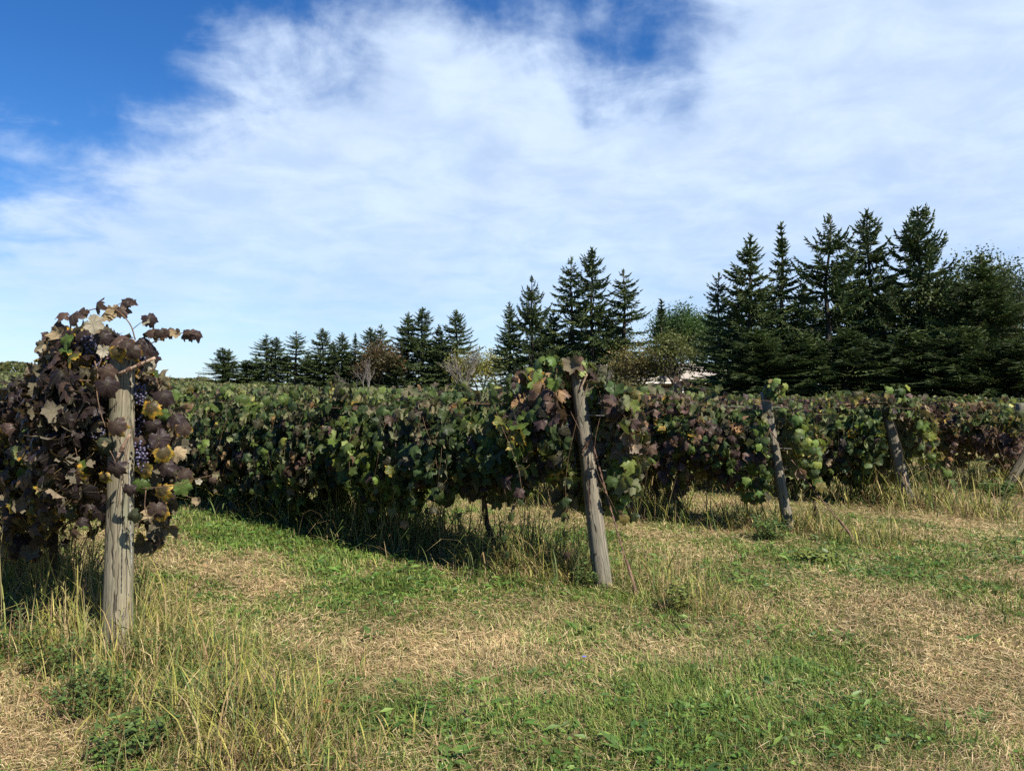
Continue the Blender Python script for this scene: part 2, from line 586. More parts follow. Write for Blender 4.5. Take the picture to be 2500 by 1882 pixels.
def spruce_parts(seed, H=12.0, rad=2.7, upsweep=1.0, spacing=0.42, per=7, taper=0.9, bare=0.04, gap=0.12, spire=0.0, droop=1.0):
    """meshes of a Norway spruce: trunk, limbs, crown"""
    rng = np.random.default_rng(seed)
    tr, lb = Tubes(), Tubes()
    wob = rng.normal(0, 0.05, (7, 2))
    tp = [(wob[i, 0] * (i > 0), wob[i, 1] * (i > 0), H * i / 6) for i in range(7)]
    tr.add(spline(tp, 14), [0.19 * (1 - i / 13.5) ** 0.9 + 0.012 for i in range(14)], 8)
    P, D, L, W = [], [], [], []
    z = H * bare
    while z < H * 0.992:
        h = z / H
        n = int(rng.integers(per - 1, per + 2)) if h < 0.93 else 4
        a0 = rng.uniform(0, 6.28)
        r_here = rad * (1 - h) ** taper * (0.75 + 0.25 * min(1.0, h / 0.15)) + 0.10
        if spire and h > 1 - spire:
            r_here *= 0.62
        for b in range(n):
            if rng.random() < gap:
                continue
            az = a0 + 6.283 * b / n + rng.normal(0, 0.28)
            ln = r_here * rng.uniform(0.50, 1.25)
            e0 = R(-22 + 48 * h ** 1.1 + rng.normal(0, 7))
            bend = R(30) * upsweep
            m = 7
            pts = [np.array([0, 0, z + rng.normal(0, 0.05)])]
            for k in range(1, m):
                u = k / (m - 1)
                e = e0 - R(13) * math.sin(u * 3.1) * (1 - h) * droop + bend * u * u
                step = ln / (m - 1)
                pts.append(pts[-1] + step * np.array([math.cos(az) * math.cos(e), math.sin(az) * math.cos(e), math.sin(e)]))
                az += rng.normal(0, 0.05)
            lb.add(pts, [0.028 * (1 - k / m) * (0.5 + ln / 3) + 0.004 for k in range(m)], 3, False)
            nn = max(4, int(ln / 0.115))
            for k in range(nn):
                u = (k + rng.uniform(0.2, 0.9)) / nn
                if u < 0.10 and rng.random() < 0.7:
                    continue
                f = u * (m - 1)
                i = min(int(f), m - 2)
                p = pts[i] + (pts[i + 1] - pts[i]) * (f - i)
                t = pts[i + 1] - pts[i]
                t = t / np.linalg.norm(t)
                sd = np.cross(t, [0, 0, 1.0])
                sd /= np.linalg.norm(sd) + 1e-9
                w = (0.26 + 0.50 * (1 - u)) * min(1.0, 0.35 + ln / 2.2)
                for s in (-1, 1):
                    d = t * rng.uniform(0.6, 1.1) + sd * s * rng.uniform(0.55, 1.0) + np.array([0, 0, rng.uniform(-0.55, 0.05) * droop])
                    P.append(p); D.append(d); L.append(w * rng.uniform(0.6, 1.15)); W.append(0.10)
                if rng.random() < 0.75:
                    P.append(p); D.append(t * 0.35 + sd * rng.normal(0, 0.25) + np.array([0, 0, -1.0])); L.append(w * rng.uniform(0.4, 1.0)); W.append(0.075)
                if rng.random() < 0.5:
                    P.append(p); D.append(t + sd * rng.normal(0, 0.3) + np.array([0, 0, 0.25])); L.append(w * 0.6); W.append(0.09)
            P.append(pts[-1]); D.append(pts[-1] - pts[-2]); L.append(0.30); W.append(0.09)
        z += spacing * rng.uniform(0.6, 1.3) * (1.0 - 0.45 * h)
    for k in range(14):
        zz = H * (0.965 + 0.045 * k / 14)
        P.append([0, 0, zz]); D.append([rng.normal(0, 0.4), rng.normal(0, 0.4), 0.8]); L.append(0.30); W.append(0.09)
    v, f, c = kites(P, D, L, W, rng)
    n = len(P)
    tone = rng.random(n)
    clump = fbm(np.array(P)[:, 0] * 0.9 + 7, np.array(P)[:, 2] * 0.9, seed)
    base = np.array([0.034, 0.055, 0.021])[None] * (0.7 + 0.8 * clump[:, None]) + np.array([0.080, 0.078, 0.014])[None] * (tone * clump)[:, None]
    col = np.tile(np.repeat(base, 4, 0), (2, 1))
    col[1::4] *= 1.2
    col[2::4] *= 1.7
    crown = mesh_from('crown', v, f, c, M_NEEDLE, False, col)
    trunk = mesh_from('trunk', np.array(tr.v), tr.f, tr.c, M_TRUNK, True)
    limbs = mesh_from('limbs', np.array(lb.v), lb.f, lb.c, M_TRUNK, True)
    return H, trunk, limbs, crown


SPRUCES = [
    spruce_parts(1, rad=3.2, upsweep=0.8, spacing=0.52, taper=0.82),
    spruce_parts(2, rad=3.0, upsweep=0.6, spacing=0.52, taper=1.1, spire=0.22),
    spruce_parts(3, rad=3.9, upsweep=1.5, spacing=0.66, taper=0.72, gap=0.24),
    spruce_parts(4, rad=3.5, upsweep=1.0, spacing=0.60, taper=0.78, gap=0.22, droop=1.3),
    spruce_parts(15, rad=3.8, upsweep=1.6, spacing=0.56, taper=0.64, gap=0.12),
    spruce_parts(6, rad=3.4, upsweep=0.6, spacing=0.78, taper=0.75, gap=0.34, droop=1.4),
]


def spruce(px, py, depth, kind, wide, rot, label, group):
    x = (px - 1250.0) / FPX * depth
    g = gz(x, depth)
    Hh = EYE + (HORIZON - py) / FPX * depth - g + 0.2
    H, trunk, limbs, crown = SPRUCES[kind]
    root = empty('spruce_tree', (x, depth, g - 0.2))
    root.rotation_euler = (R(0.8 * math.sin(rot * 7)), R(0.8 * math.cos(rot * 5)), rot)
    s = Hh / H
    root.scale = (wide * 1.14, wide * 1.14, s)
    put('trunk', trunk, root)
    put('limbs', limbs, root)["kind"] = 'stuff'
    tag(put('crown', crown, root), kind='stuff')
    tag(root, label, 'spruce', group)
    return root


GR_R, GR_M, GR_L = 'tall spruces on the right of the windbreak', 'spruces in the middle of the windbreak', 'far spruces at the low end of the windbreak'
for px, py, dp, kd, wd, lab in [
    (1757, 672, 47, 5, 0.62, 'slender half bare spruce leaning beside the barn roof, shortest of the tall right clump'),
    (1829, 580, 46, 0, 0.95, 'dense pointed spruce directly right of the slender half bare one'),
    (1909, 548, 47, 1, 0.95, 'spruce with narrow needle-like spire, second dense tree right of the barn'),
    (2019, 530, 46, 2, 0.95, 'wide open spruce with upswept branches, left of two tallest pointed spruces'),
    (2128, 519, 47, 3, 0.95, 'tall spruce with visible straight trunk between two upswept spruces'),
    (2244, 514, 46, 4, 1.00, 'tallest spruce, with long upswept candelabra branches near the top'),
    (2397, 626, 43, 0, 1.35, 'broad dark spruce lower than its neighbours near the right edge'),
]:
    spruce(px, py, dp, kd, wd * 1.12, px * 0.013, lab, GR_R)
for px, py, dp, kd, wd, lab in [
    (1248, 742, 62, 0, 0.80, 'small spruce at the left foot of the middle clump'),
    (1294, 680, 62, 2, 0.85, 'spruce with bare pointed leader, second from left in the middle clump'),
    (1396, 634, 63, 5, 1.05, 'thin topped spruce just left of the tallest in the middle clump'),
    (1449, 610, 62, 3, 1.10, 'tallest spruce of the middle clump, with open tiered branches'),
    (1527, 665, 62, 5, 1.15, 'spruce with a long bare branch reaching right, rightmost of the middle clump'),
    (1350, 760, 64, 0, 1.10, 'short dense spruce low between the two leftmost of the middle clump'),
    (1618, 735, 72, 1, 1.25, 'small bushy conical spruce standing alone above the barn roof'),
]:
    spruce(px, py, dp, kd, wd, px * 0.017, lab, GR_M)
for px, py, dp, kd, wd, lab in [
    (543, 850, 112, 3, 0.95, 'small isolated twin topped spruce, leftmost of the whole windbreak, its left stem'),
    (557, 853, 113, 0, 0.80, 'right stem of the isolated twin topped spruce at the far left'),
    (600, 880, 112, 4, 0.95, 'low wide spruce second from the left end of the windbreak'),
    (648, 818, 110, 5, 1.00, 'far spruce with ragged thin top, third from the left end'),
    (673, 825, 110, 3, 0.90, 'far spruce directly right of the ragged thin topped one'),
    (721, 812, 108, 5, 1.05, 'open far spruce with tiers of level branches'),
    (790, 804, 107, 3, 0.95, 'far spruce with a slim wispy leader'),
    (812, 834, 108, 0, 0.75, 'small far spruce tucked right of the wispy leader'),
    (834, 814, 106, 0, 0.95, 'dense cone shaped far spruce right of centre in the low end'),
    (869, 816, 106, 1, 0.80, 'thin spike of a far spruce rising between two dense ones'),
    (905, 802, 104, 3, 0.95, 'blunt topped far spruce left of the twin pointed pair'),
    (928, 795, 104, 5, 0.90, 'spindly far spruce behind the reddish brown tree'),
    (994, 766, 100, 0, 1.15, 'left one of a tall dark pair of far spruces'),
    (1034, 754, 99, 3, 1.10, 'right and taller one of the tall dark pair of far spruces'),
    (1074, 795, 99, 0, 0.85, 'shorter spruce right of the tall dark pair'),
    (1117, 760, 98, 3, 1.05, 'spruce behind the large bare grey tree'),
]:
    spruce(px, py, dp, kd, wd * 1.24, px * 0.019, lab, GR_L)
fill = [(1790, 760, 52, 0), (1868, 720, 52, 3), (1960, 700, 52, 0), (2075, 690, 52, 3), (2185, 680, 52, 0), (2310, 700, 51, 3), (2450, 720, 50, 0),
        (1846, 800, 41, 0), (2065, 810, 41, 3), (2220, 800, 41, 0), (2350, 800, 40, 4), (1950, 815, 42, 4), (2480, 830, 38, 4),
        (1320, 790, 68, 0), (1420, 760, 68, 3), (1490, 780, 68, 0)]
FILL_LABEL = ['behind and between the slender half bare spruce and the dense pointed one', 'behind and between the dense pointed spruce and the narrow spired one', 'behind, right of the narrow spired spruce',
              'behind, left of the tall spruce with the straight visible trunk', 'behind, left of the tallest candelabra spruce', 'behind, right of the tallest candelabra spruce', 'behind the broad spruce near the right edge',
              'in front of the dense pointed spruce right of the barn', 'in front of the wide open upswept spruce', 'in front of the tallest candelabra spruce', 'in front of the broad spruce near the right edge',
              'in front of the narrow spired spruce', 'cut by the right edge below the broadleaf tree', 'behind the pointed bare leader of the middle clump', 'behind the thin topped spruce of the middle clump',
              'behind and right of the tallest of the middle clump']
for i, (px, py, dp, kd) in enumerate(fill):
    spruce(px, py, dp, kd, 1.35, px * 0.03 + 1, 'low dark spruce ' + FILL_LABEL[i], 'low spruces filling the windbreak')
fill2 = [(625, 870, 116, 0), (700, 868, 115, 3), (755, 862, 114, 0), (765, 880, 112, 4), (850, 866, 112, 3), (885, 872, 110, 0), (950, 852, 108, 0), (965, 870, 106, 3), (1055, 856, 104, 0), (1090, 872, 103, 3)]
ORDW = ['first', 'second', 'third', 'fourth', 'fifth', 'sixth', 'seventh', 'eighth', 'ninth', 'tenth']
for i, (px, py, dp, kd) in enumerate(fill2):
    spruce(px, py, dp, kd, 1.2, px * 0.03 + 1, '%s from the left of the low dark spruces closing gaps behind the far windbreak' % ORDW[i], 'low spruces closing the far windbreak')


# ------------------------------------------------------------------ broadleaf and bare trees
def branch_tree(seed, H, spread, levels=4, up=0.75, trunk_r=0.14, splits=3, first=0.28, multi=1):
    """returns Tubes of trunk, Tubes of limbs and the end points"""
    rng = np.random.default_rng(seed)
    tr, lb, ends = Tubes(), Tubes(), []

    def grow(p, d, ln, r, lev):
        m = 4
        pts = [p]
        for k in range(m):
            d = d + rng.normal(0, 0.10 + 0.04 * lev, 3) + np.array([0, 0, 0.05])
            d = d / np.linalg.norm(d)
            pts.append(pts[-1] + d * ln / m)
        (tr if lev == 0 else lb).add(pts, [r * (1 - 0.42 * k / m) for k in range(m + 1)], 7 if lev == 0 else (5 if lev < 3 else 3), False)
        if lev >= levels:
            ends.append((pts[-1], d)); ends.append((pts[2], d))
            return
        for s in range(splits + (1 if rng.random() < 0.5 else 0)):
            k = int(rng.integers(2, m + 1)) if s else m
            a = rng.uniform(0, 6.283)
            o = np.array([math.cos(a), math.sin(a), 0.0]) * spread
            nd = d * up + o * rng.uniform(0.6, 1.1) + np.array([0, 0, 0.22])
            nd /= np.linalg.norm(nd)
            grow(pts[k], nd, ln * rng.uniform(0.62, 0.85), r * 0.56, lev + 1)
    for q in range(multi):
        lean = rng.normal(0, 0.10 if multi == 1 else 0.35, 2)
        grow(np.array([rng.normal(0, 0.1), rng.normal(0, 0.1), 0.0]), np.array([lean[0], lean[1], 1.0]), H * first, trunk_r, 0)
    zmax = max(e[0][2] for e in ends)
    s = H / zmax
    for T in (tr, lb):
        T.v = [(a * s, b * s, c * s) for a, b, c in T.v]
    return tr, lb, [(e[0] * s, e[1]) for e in ends]


def leaf_quads(C, size, rng, colors, droop=0.2):
    n = len(C)
    a = rng.normal(0, 1, (n, 3))
    a /= np.linalg.norm(a, axis=1, keepdims=True)
    b = rng.normal(0, 1, (n, 3))
    b[:, 2] -= droop
    b -= a * np.sum(a * b, 1, keepdims=True)
    b /= np.linalg.norm(b, axis=1, keepdims=True)
    s = size * rng.uniform(0.6, 1.3, n)[:, None]
    q = np.stack([C - b * s * 0.5, C + a * s * 0.36, C + b * s * 0.5, C - a * s * 0.36], 1).reshape(-1, 3)
    return q, np.arange(4 * n), np.full(n, 4), np.repeat(colors, 4, 0)


def leafy_tree(name, px, base_depth, py_top, spread, n_leaf, size, palette, seed, label, cat, blob=0.55, levels=4, multi=1, group=None, bark=None, up=0.75):
    rng = np.random.default_rng(seed)
    x = (px - 1250.0) / FPX * base_depth
    g = gz(x, base_depth)
    H = EYE + (HORIZON - py_top) / FPX * base_depth - g
    tr, lb, ends = branch_tree(seed, H * 0.97, spread, levels, up, (0.022 if H > 8 else 0.013) * H, 3, 0.28, multi)
    root = empty(name, (x, base_depth, g - 0.05))
    tr.build('trunk', bark or M_TRUNK, root)
    lb.build('limbs', bark or M_TRUNK, root)["kind"] = 'stuff'
    if n_leaf:
        E = np.array([e[0] for e in ends])
        idx = rng.integers(0, len(E), n_leaf)
        C = E[idx] + rng.normal(0, blob, (n_leaf, 3)) * np.array([1, 1, 0.75])
        tone = value_noise(C[:, 0] * 0.9 + 3, C[:, 2] * 0.9 + C[:, 1] * 0.5, seed)
        pal = np.array(palette)
        t = np.clip(tone + rng.normal(0, 0.18, n_leaf), 0, 0.999) * (len(pal) - 1)
        k = t.astype(int)
        col = pal[k] + (pal[k + 1] - pal[k]) * (t - k)[:, None]
        v, f, c, cc = leaf_quads(C, size, rng, col)
        tag(put('crown', mesh_from('crown', v, f, c, M_TREE_LEAF, False, cc), root), kind='stuff')
    tag(root, label, cat, group)
    return root


G_DARK = [(0.018, 0.030, 0.010), (0.040, 0.060, 0.018), (0.070, 0.090, 0.025)]
leafy_tree('broadleaf_tree', 2490, 44, 585, 0.75, 15000, 0.15, G_DARK, 21, 'round crowned broadleaf tree cut by the right edge behind the spruces', 'tree', 0.55)
leafy_tree('broadleaf_tree', 2300, 54, 640, 0.65, 13000, 0.15, [(0.03, 0.045, 0.012), (0.07, 0.085, 0.02), (0.10, 0.11, 0.03)], 22,
           'yellowish green tree showing behind the tallest upswept spruce', 'tree', 0.6)
leafy_tree('autumn_tree', 1535, 58, 815, 0.85, 3200, 0.18, [(0.08, 0.075, 0.02), (0.15, 0.11, 0.035), (0.10, 0.12, 0.03), (0.20, 0.13, 0.05)], 23,
           'thin orange brown autumn tree in front of the barn roof', 'tree', 0.45, 4, 3)
leafy_tree('autumn_tree', 1640, 57, 805, 0.7, 3600, 0.17, [(0.035, 0.045, 0.012), (0.08, 0.095, 0.02), (0.12, 0.12, 0.03)], 24,
           'olive green small tree right of the orange brown one before the barn', 'tree', 0.45, 4, 2)
leafy_tree('pine_tree', 1668, 76, 742, 0.5, 15000, 0.18, [(0.02, 0.045, 0.012), (0.04, 0.08, 0.018), (0.06, 0.11, 0.025)], 25,
           'bright green pine behind the barn, right of the small conical spruce', 'pine', 0.55)
leafy_tree('pine_tree', 1706, 78, 752, 0.5, 13000, 0.18, [(0.02, 0.042, 0.012), (0.035, 0.07, 0.018), (0.055, 0.095, 0.025)], 36,
           'darker green pine behind the barn, beside the slender half bare spruce', 'pine', 0.55)
leafy_tree('autumn_tree', 925, 98, 830, 0.8, 4200, 0.26, [(0.04, 0.045, 0.015), (0.09, 0.06, 0.025), (0.12, 0.07, 0.03)], 26,
           'reddish brown round tree left of the tall dark far pair', 'tree', 0.6)
leafy_tree('autumn_tree', 1170, 80, 850, 0.9, 6000, 0.20, [(0.08, 0.09, 0.02), (0.17, 0.17, 0.035), (0.22, 0.19, 0.05)], 27,
           'yellow olive bush between the far spruces and the middle clump', 'bush', 0.55, 3, 3)
leafy_tree('low_shrub', 1430, 55, 925, 0.9, 3600, 0.18, G_DARK, 28, 'dark low shrub behind the central post, under the middle spruces', 'shrub', 0.5, 3, 3)
leafy_tree('low_shrub', 1540, 54, 930, 0.9, 2200, 0.18, [(0.04, 0.045, 0.015), (0.07, 0.07, 0.025), (0.10, 0.08, 0.03)], 29,
           'brownish low shrub at the foot of the orange brown tree', 'shrub', 0.5, 3, 3)
leafy_tree('low_shrub', 1840, 50, 925, 0.9, 2500, 0.18, G_DARK, 30, 'low green shrub at the right corner of the barn', 'shrub', 0.45, 3, 3)
leafy_tree('bare_tree', 895, 88, 868, 0.5, 0, 0, [], 31, 'small bare grey tree left of the reddish brown tree', 'bare tree', 0, 3, 3, None, M_DEAD, 1.15)
leafy_tree('bare_tree', 1132, 78, 832, 0.55, 0, 0, [], 32, 'large bare grey tree between far spruces and the yellow bush', 'bare tree', 0, 3, 3, None, M_DEAD, 1.15)
leafy_tree('bare_tree', 488, 120, 905, 0.55, 0, 0, [], 33, 'thin bare tree left of the isolated twin topped spruce', 'bare tree', 0, 3, 1, None, M_DEAD, 1.15)
leafy_tree('bare_tree', 404, 122, 912, 0.5, 0, 0, [], 34, 'faint bare sapling just right of the nearest grape leaves on the skyline', 'bare tree', 0, 3, 1, None, M_DEAD, 1.15)
leafy_tree('bare_tree', 1490, 55, 880, 0.55, 0, 0, [], 35, 'leafless grey twigs of a sapling before the barn wall', 'bare tree', 0, 3, 2, None, M_DEAD, 1.15)

# hedge of far shrubs on the left skyline: reads as one mass
def far_hedge():
    rng = np.random.default_rng(40)
    n = 9000
    px = rng.uniform(-260, 640, n)
    dep = rng.uniform(118, 138, n)
    x = (px - 1250) / FPX * dep
    top = np.interp(px, [-260, 0, 120, 300, 450, 640], [4.2, 3.2, 2.4, 1.9, 1.6, 1.8]) * (0.65 + 0.7 * fbm(px / 45.0, dep * 0.02, 3))
    z = ground_z(x, dep) + top * rng.random(n) ** 0.6
    C = np.stack([x, dep, z], 1)
    t = fbm(px / 18.0, z * 0.8, 8)
    col = np.array([0.05, 0.062, 0.018]) * (0.5 + t[:, None]) + np.array([0.05, 0.03, 0.01]) * (rng.random(n)[:, None] ** 3)
    v, f, c, cc = leaf_quads(C, 0.55, rng, col)
    o = put('far_shrubs', mesh_from('far_shrubs', v, f, c, M_TREE_LEAF, False, cc))
    tag(o, 'far mass of green shrubs along the left skyline', 'shrubs', kind='stuff')


far_hedge()


# ------------------------------------------------------------------ barn
def boxes(name, items, material, parent, bevel=0.0):
    bm = bmesh.new()
    for (x0, x1, y0, y1, z0, z1) in items:
        r = bmesh.ops.create_cube(bm, size=1.0)
        for v in r['verts']:
            v.co = ((x0 + x1) / 2 + v.co.x * (x1 - x0), (y0 + y1) / 2 + v.co.y * (y1 - y0), (z0 + z1) / 2 + v.co.z * (z1 - z0))
    if bevel:
        bmesh.ops.bevel(bm, geom=bm.edges[:], offset=bevel, segments=1, affect='EDGES')
    me = bpy.data.meshes.new(name)
    bm.to_mesh(me)
    bm.free()
    me.materials.append(material)
    return put(name, me, parent)


def build_barn():
    m_wall = plain_material('barn_wall_paint', (0.30, 0.23, 0.165), (0.42, 0.33, 0.25), 3.0, 0.9, 0.15, (1, 1, 0.15), 0.02)
    m_roof = plain_material('barn_roof_metal', (0.27, 0.23, 0.20), (0.36, 0.32, 0.285), 2.0, 0.55, 0.4, (0.2, 1, 1), 0.005)
    m_dark = plain_material('barn_dark_wood', (0.05, 0.04, 0.035), (0.09, 0.07, 0.055), 6.0, 0.9, 0.1)
    m_white = plain_material('barn_white_trim', (0.60, 0.57, 0.53), (0.74, 0.71, 0.67), 6.0, 0.7, 0.3)
    dep = 70.0
    x0, x1 = (1370 - 1250) / FPX * dep, (1830 - 1250) / FPX * dep
    g = gz((x0 + x1) / 2, dep) - 0.1
    root = empty('barn', ((x0 + x1) / 2, dep, g))
    hw, depth, eave, ridge = (x1 - x0) / 2, 9.0, 2.95, 4.55
    bm = bmesh.new()
    prof = [(0, 0), (depth, 0), (depth, eave), (depth / 2, ridge - 0.12), (0, eave)]
    ring = [[bm.verts.new((s * hw, y, z)) for y, z in prof] for s in (-1, 1)]
    bm.faces.new(ring[0]); bm.faces.new(ring[1][::-1])
    for i in range(5):
        j = (i + 1) % 5
        bm.faces.new((ring[0][j], ring[0][i], ring[1][i], ring[1][j]))
    me = bpy.data.meshes.new('wall'); bm.to_mesh(me); bm.free(); me.materials.append(m_wall)
    put('wall', me, root)
    # wall boards
    nb = 44
    wdt = 2 * hw / nb
    board = None
    for i in range(nb):
        if board is None:
            board = boxes('board', [(0.012, wdt - 0.012, -0.03, -0.004, 0.0, eave - 0.05)], m_wall, root)
            board.location = (-hw, 0, 0)
        else:
            b = board.copy(); COL.objects.link(b); b.parent = root
            b.location = (-hw + i * wdt, 0, 0)
    # two roof slopes, each of metal sheets with standing seams
    ov = 0.55
    sl = math.atan2(ridge - eave, depth / 2)
    ln = (depth / 2 + ov) / math.cos(sl)
    ns = 20
    sw = (2 * hw + 1.0) / ns
    for sgn in (0, 1):
        roof = boxes('roof', [(-hw - 0.5, hw + 0.5, 0, ln, 0.0, 0.06)], m_roof, root)
        if sgn == 0:
            roof.location = (0, -ov, eave - ov * math.tan(sl))
            roof.rotation_euler = (sl, 0, 0)
        else:
            roof.location = (0, depth + ov, eave - ov * math.tan(sl))
            roof.rotation_euler = (sl, 0, math.pi)
        seam = None
        for i in range(ns + 1):
            xx = -hw - 0.5 + i * sw
            if seam is None:
                seam = boxes('roof_seam', [(-0.02, 0.02, 0.0, ln, 0.062, 0.10)], m_roof, roof)
                seam.location = (xx, 0, 0)
            else:
                q = seam.copy(); COL.objects.link(q); q.parent = roof; q.location = (xx, 0, 0)
    boxes('fascia', [(-hw - 0.5, hw + 0.5, -ov - 0.05, -ov - 0.004, eave - ov * math.tan(sl) - 0.16, eave - ov * math.tan(sl) - 0.01)], m_white, root)
    boxes('beam', [(-hw + 6.5, hw - 5.0, -0.10, -0.034, 2.20, 2.36)], m_dark, root)
    door = boxes('door', [(2.6, 4.4, -0.12, -0.034, 0.0, 2.15)], m_dark, root)
    boxes('door_frame', [(2.45, 2.58, -0.14, -0.036, 0.0, 2.3), (4.42, 4.55, -0.14, -0.036, 0.0, 2.3)], m_white, door)
    boxes('corner_trim', [(hw - 0.45, hw + 0.03, -0.09, -0.034, 0.0, 2.7)], m_white, root)
    tag(root, 'low tan barn with pale metal roof among the spruces', 'barn')


build_barn()
# ------------------------------------------------------------------ posts
ROW_U = np.array([-0.727, 0.686, 0.0])        # along a row, away from the camera
ROW_U /= np.linalg.norm(ROW_U)
ROW_N = np.array([ROW_U[1], -ROW_U[0], 0.0])  # across the rows, away from the camera
POSTS = {1: (-2.43, 4.67), 2: (0.757, 6.24), 3: (3.15, 8.60), 4: (5.44, 10.40), 5: (7.85, 12.10)}


def round_post(name, base, top, r0, r1, material, seed, label, skew=0.0):
    """a weathered round timber with uneven outline, split top"""
    rng = np.random.default_rng(seed)
    base, top = Vector(base), Vector(top)
    root = empty(name, base)
    ax = top - base
    ln = ax.length
    sides, rings = 28, 26
    ph = rng.uniform(0, 6.28, 5)
    V, F, C = [], [], []
    for i in range(rings):
        t = i / (rings - 1)
        z = -0.35 + (ln + 0.35) * t
        bow = 0.012 * math.sin(t * 3.1 + ph[0])
        for j in range(sides):
            th = 2 * math.pi * j / sides
            r = r0 + (r1 - r0) * max(0.0, z / ln)
            r *= 1 + 0.030 * math.sin(2 * th + ph[1] + t * 1.3) + 0.022 * math.sin(5 * th + ph[2] + t * 3) + 0.012 * math.sin(11 * th + ph[3]) + rng.normal(0, 0.005)
            zz = z + (skew * r * math.cos(th) + 0.006 * rng.normal() if i == rings - 1 else 0)
            V.append((r * math.cos(th) + bow, r * math.sin(th), zz))
    for i in range(rings - 1):
        for j in range(sides):
            j2 = (j + 1) % sides
            F += [i * sides + j, i * sides + j2, (i + 1) * sides + j2, (i + 1) * sides + j]
            C.append(4)
    n = len(V)
    k = (rings - 1) * sides
    for s in (0.88, 0.5):
        for j in range(sides):
            x, y, z = V[k + j]
            V.append((x * s, y * s, z + 0.004))
    for a, b in ((k, n), (n, n + sides)):
        for j in range(sides):
            j2 = (j + 1) % sides
            F += [a + j, a + j2, b + j2, b + j]
            C.append(4)
    V.append((0, 0, V[n + sides][2]))
    for j in range(sides):
        F += [n + sides + j, n + sides + (j + 1) % sides, len(V) - 1]
        C.append(3)
    me = mesh_from('shaft', np.array(V), F, C, material, True)
    sh = put('shaft', me, root)
    sh.rotation_mode = 'QUATERNION'
    sh.rotation_quaternion = ax.to_track_quat('Z', 'Y')
    tag(root, label, 'post', 'end posts of the vine rows')
    return root


def rel(root, p):
    return Vector(p) - root.location


def rod(root, a, b, r, material, name='tension_rod', coils=(), sides=8, bend=None):
    T = Tubes()
    a, b = rel(root, a), rel(root, b)
    pts = [a, a.lerp(b, 0.5) + (Vector(bend) if bend else Vector((0, 0, 0))), b]
    pts = spline(pts, 7)
    T.add(pts, [r, r * 1.02, r * 0.96, r, r * 0.97, r * 0.95, r * 0.9], sides)
    o = T.build(name, material, root)
    for c in coils:
        K = Tubes()
        d = (b - a).normalized()
        s1 = d.cross(Vector((0, 1, 0.1))).normalized()
        s2 = d.cross(s1)
        cp = []
        for i in range(34):
            th = i * 0.75
            cp.append(a.lerp(b, c) + d * (-0.017 + 0.001 * i) + (s1 * math.cos(th) + s2 * math.sin(th)) * (r + 0.003))
        K.add(cp, 0.0022, 5)
        K.build('wire_coil', M_RUST, o)
    return o


p1 = round_post('vine_post', (-2.43, 4.67, 0), at(299, 878, 4.70), 0.084, 0.070, M_POST_A, 1,
                'thick upright wooden post wrapped by purple vine leaves, nearest of the end posts')
rod(p1, at(288, 914, 4.58), at(378, 874, 4.56), 0.0105, M_PEG, 'tension_rod', (0.33, 0.62))
rod(p1, at(285, 1122, 4.56), at(317, 1060, 4.55), 0.0095, M_PEG, 'tension_rod', (0.45,))
w = Tubes()
w.add(spline([rel(p1, at(262, 1020, 4.64)), rel(p1, at(288, 1066, 4.57)), rel(p1, at(303, 1100, 4.555)), rel(p1, at(314, 1132, 4.56))], 12), 0.0022, 5)
w.add(spline([rel(p1, at(326, 1035, 4.63)), rel(p1, at(316, 1080, 4.57)), rel(p1, at(300, 1160, 4.56)), rel(p1, at(288, 1240, 4.57))], 12), 0.0018, 5)
w.build('tie_wire', M_RUST, p1)
w = Tubes()
tw = [rel(p1, at(314 + 3.5 * math.sin(i * 1.3), 1122 + i * 2.6, 4.553 + 0.008 * math.cos(i * 1.3))) for i in range(9)]
w.add(tw, 0.0024, 5)
for k in (0, 1):
    w.add([rel(p1, at(316 + 7 * i / 29 + 0.9 * math.sin(i * 1.9 + k * 3.14), 1144 + i * 8.3, 4.55 - 0.002 * i + 0.004 * math.cos(i * 1.9 + k * 3.14))) for i in range(30)], 0.0021, 5)
w.build('hanging_cable', M_WIRE, p1)

p2 = round_post('vine_post', (0.757, 6.24, 0), at(1406, 912, 6.44), 0.076, 0.059, M_POST_B, 2,
                'grey leaning wooden post with rusty rod near its top, in the middle of the picture', 0.10)
rod(p2, at(1433, 913, 6.35), at(1414, 956, 6.37), 0.0085, M_PEG, 'tension_rod', ())
rod(p2, at(1447, 1062, 6.29), at(1419, 1106, 6.30), 0.0085, M_RUST, 'tension_rod', (0.5,))
w = Tubes()
w.add(spline([rel(p2, at(1393, 1005, 6.38)), rel(p2, at(1413, 1045, 6.325)), rel(p2, at(1432, 1083, 6.30)), rel(p2, at(1462, 1120, 6.36))], 12), 0.0022, 5)
w.add(spline([rel(p2, at(1419, 1106, 6.30)), rel(p2, at(1432, 1130, 6.275)), rel(p2, at(1437, 1200, 6.25)), rel(p2, at(1441, 1290, 6.21))], 12), 0.0022, 5)
w.add(spline([rel(p2, at(1432, 1083, 6.29)), rel(p2, at(1441, 1150, 6.27)), rel(p2, at(1439, 1240, 6.235))], 12), 0.0016, 5)
w.build('tie_wire', M_RUST, p2)
nl = Tubes()
nl.add([rel(p2, at(1428, 965, 6.40)), rel(p2, at(1437, 964, 6.36))], 0.003, 6)
nl.build('nail', M_RUST, p2)
p3 = round_post('vine_post', (3.15, 8.60, 0), at(1866, 957, 8.85), 0.062, 0.052, M_POST_B, 3,
                'thin leaning wooden post with vine draped over its top, third from the left')
rod(p3, at(1880, 1045, 8.66), at(1868, 1075, 8.66), 0.008, M_RUST, 'tension_rod', (0.5,))
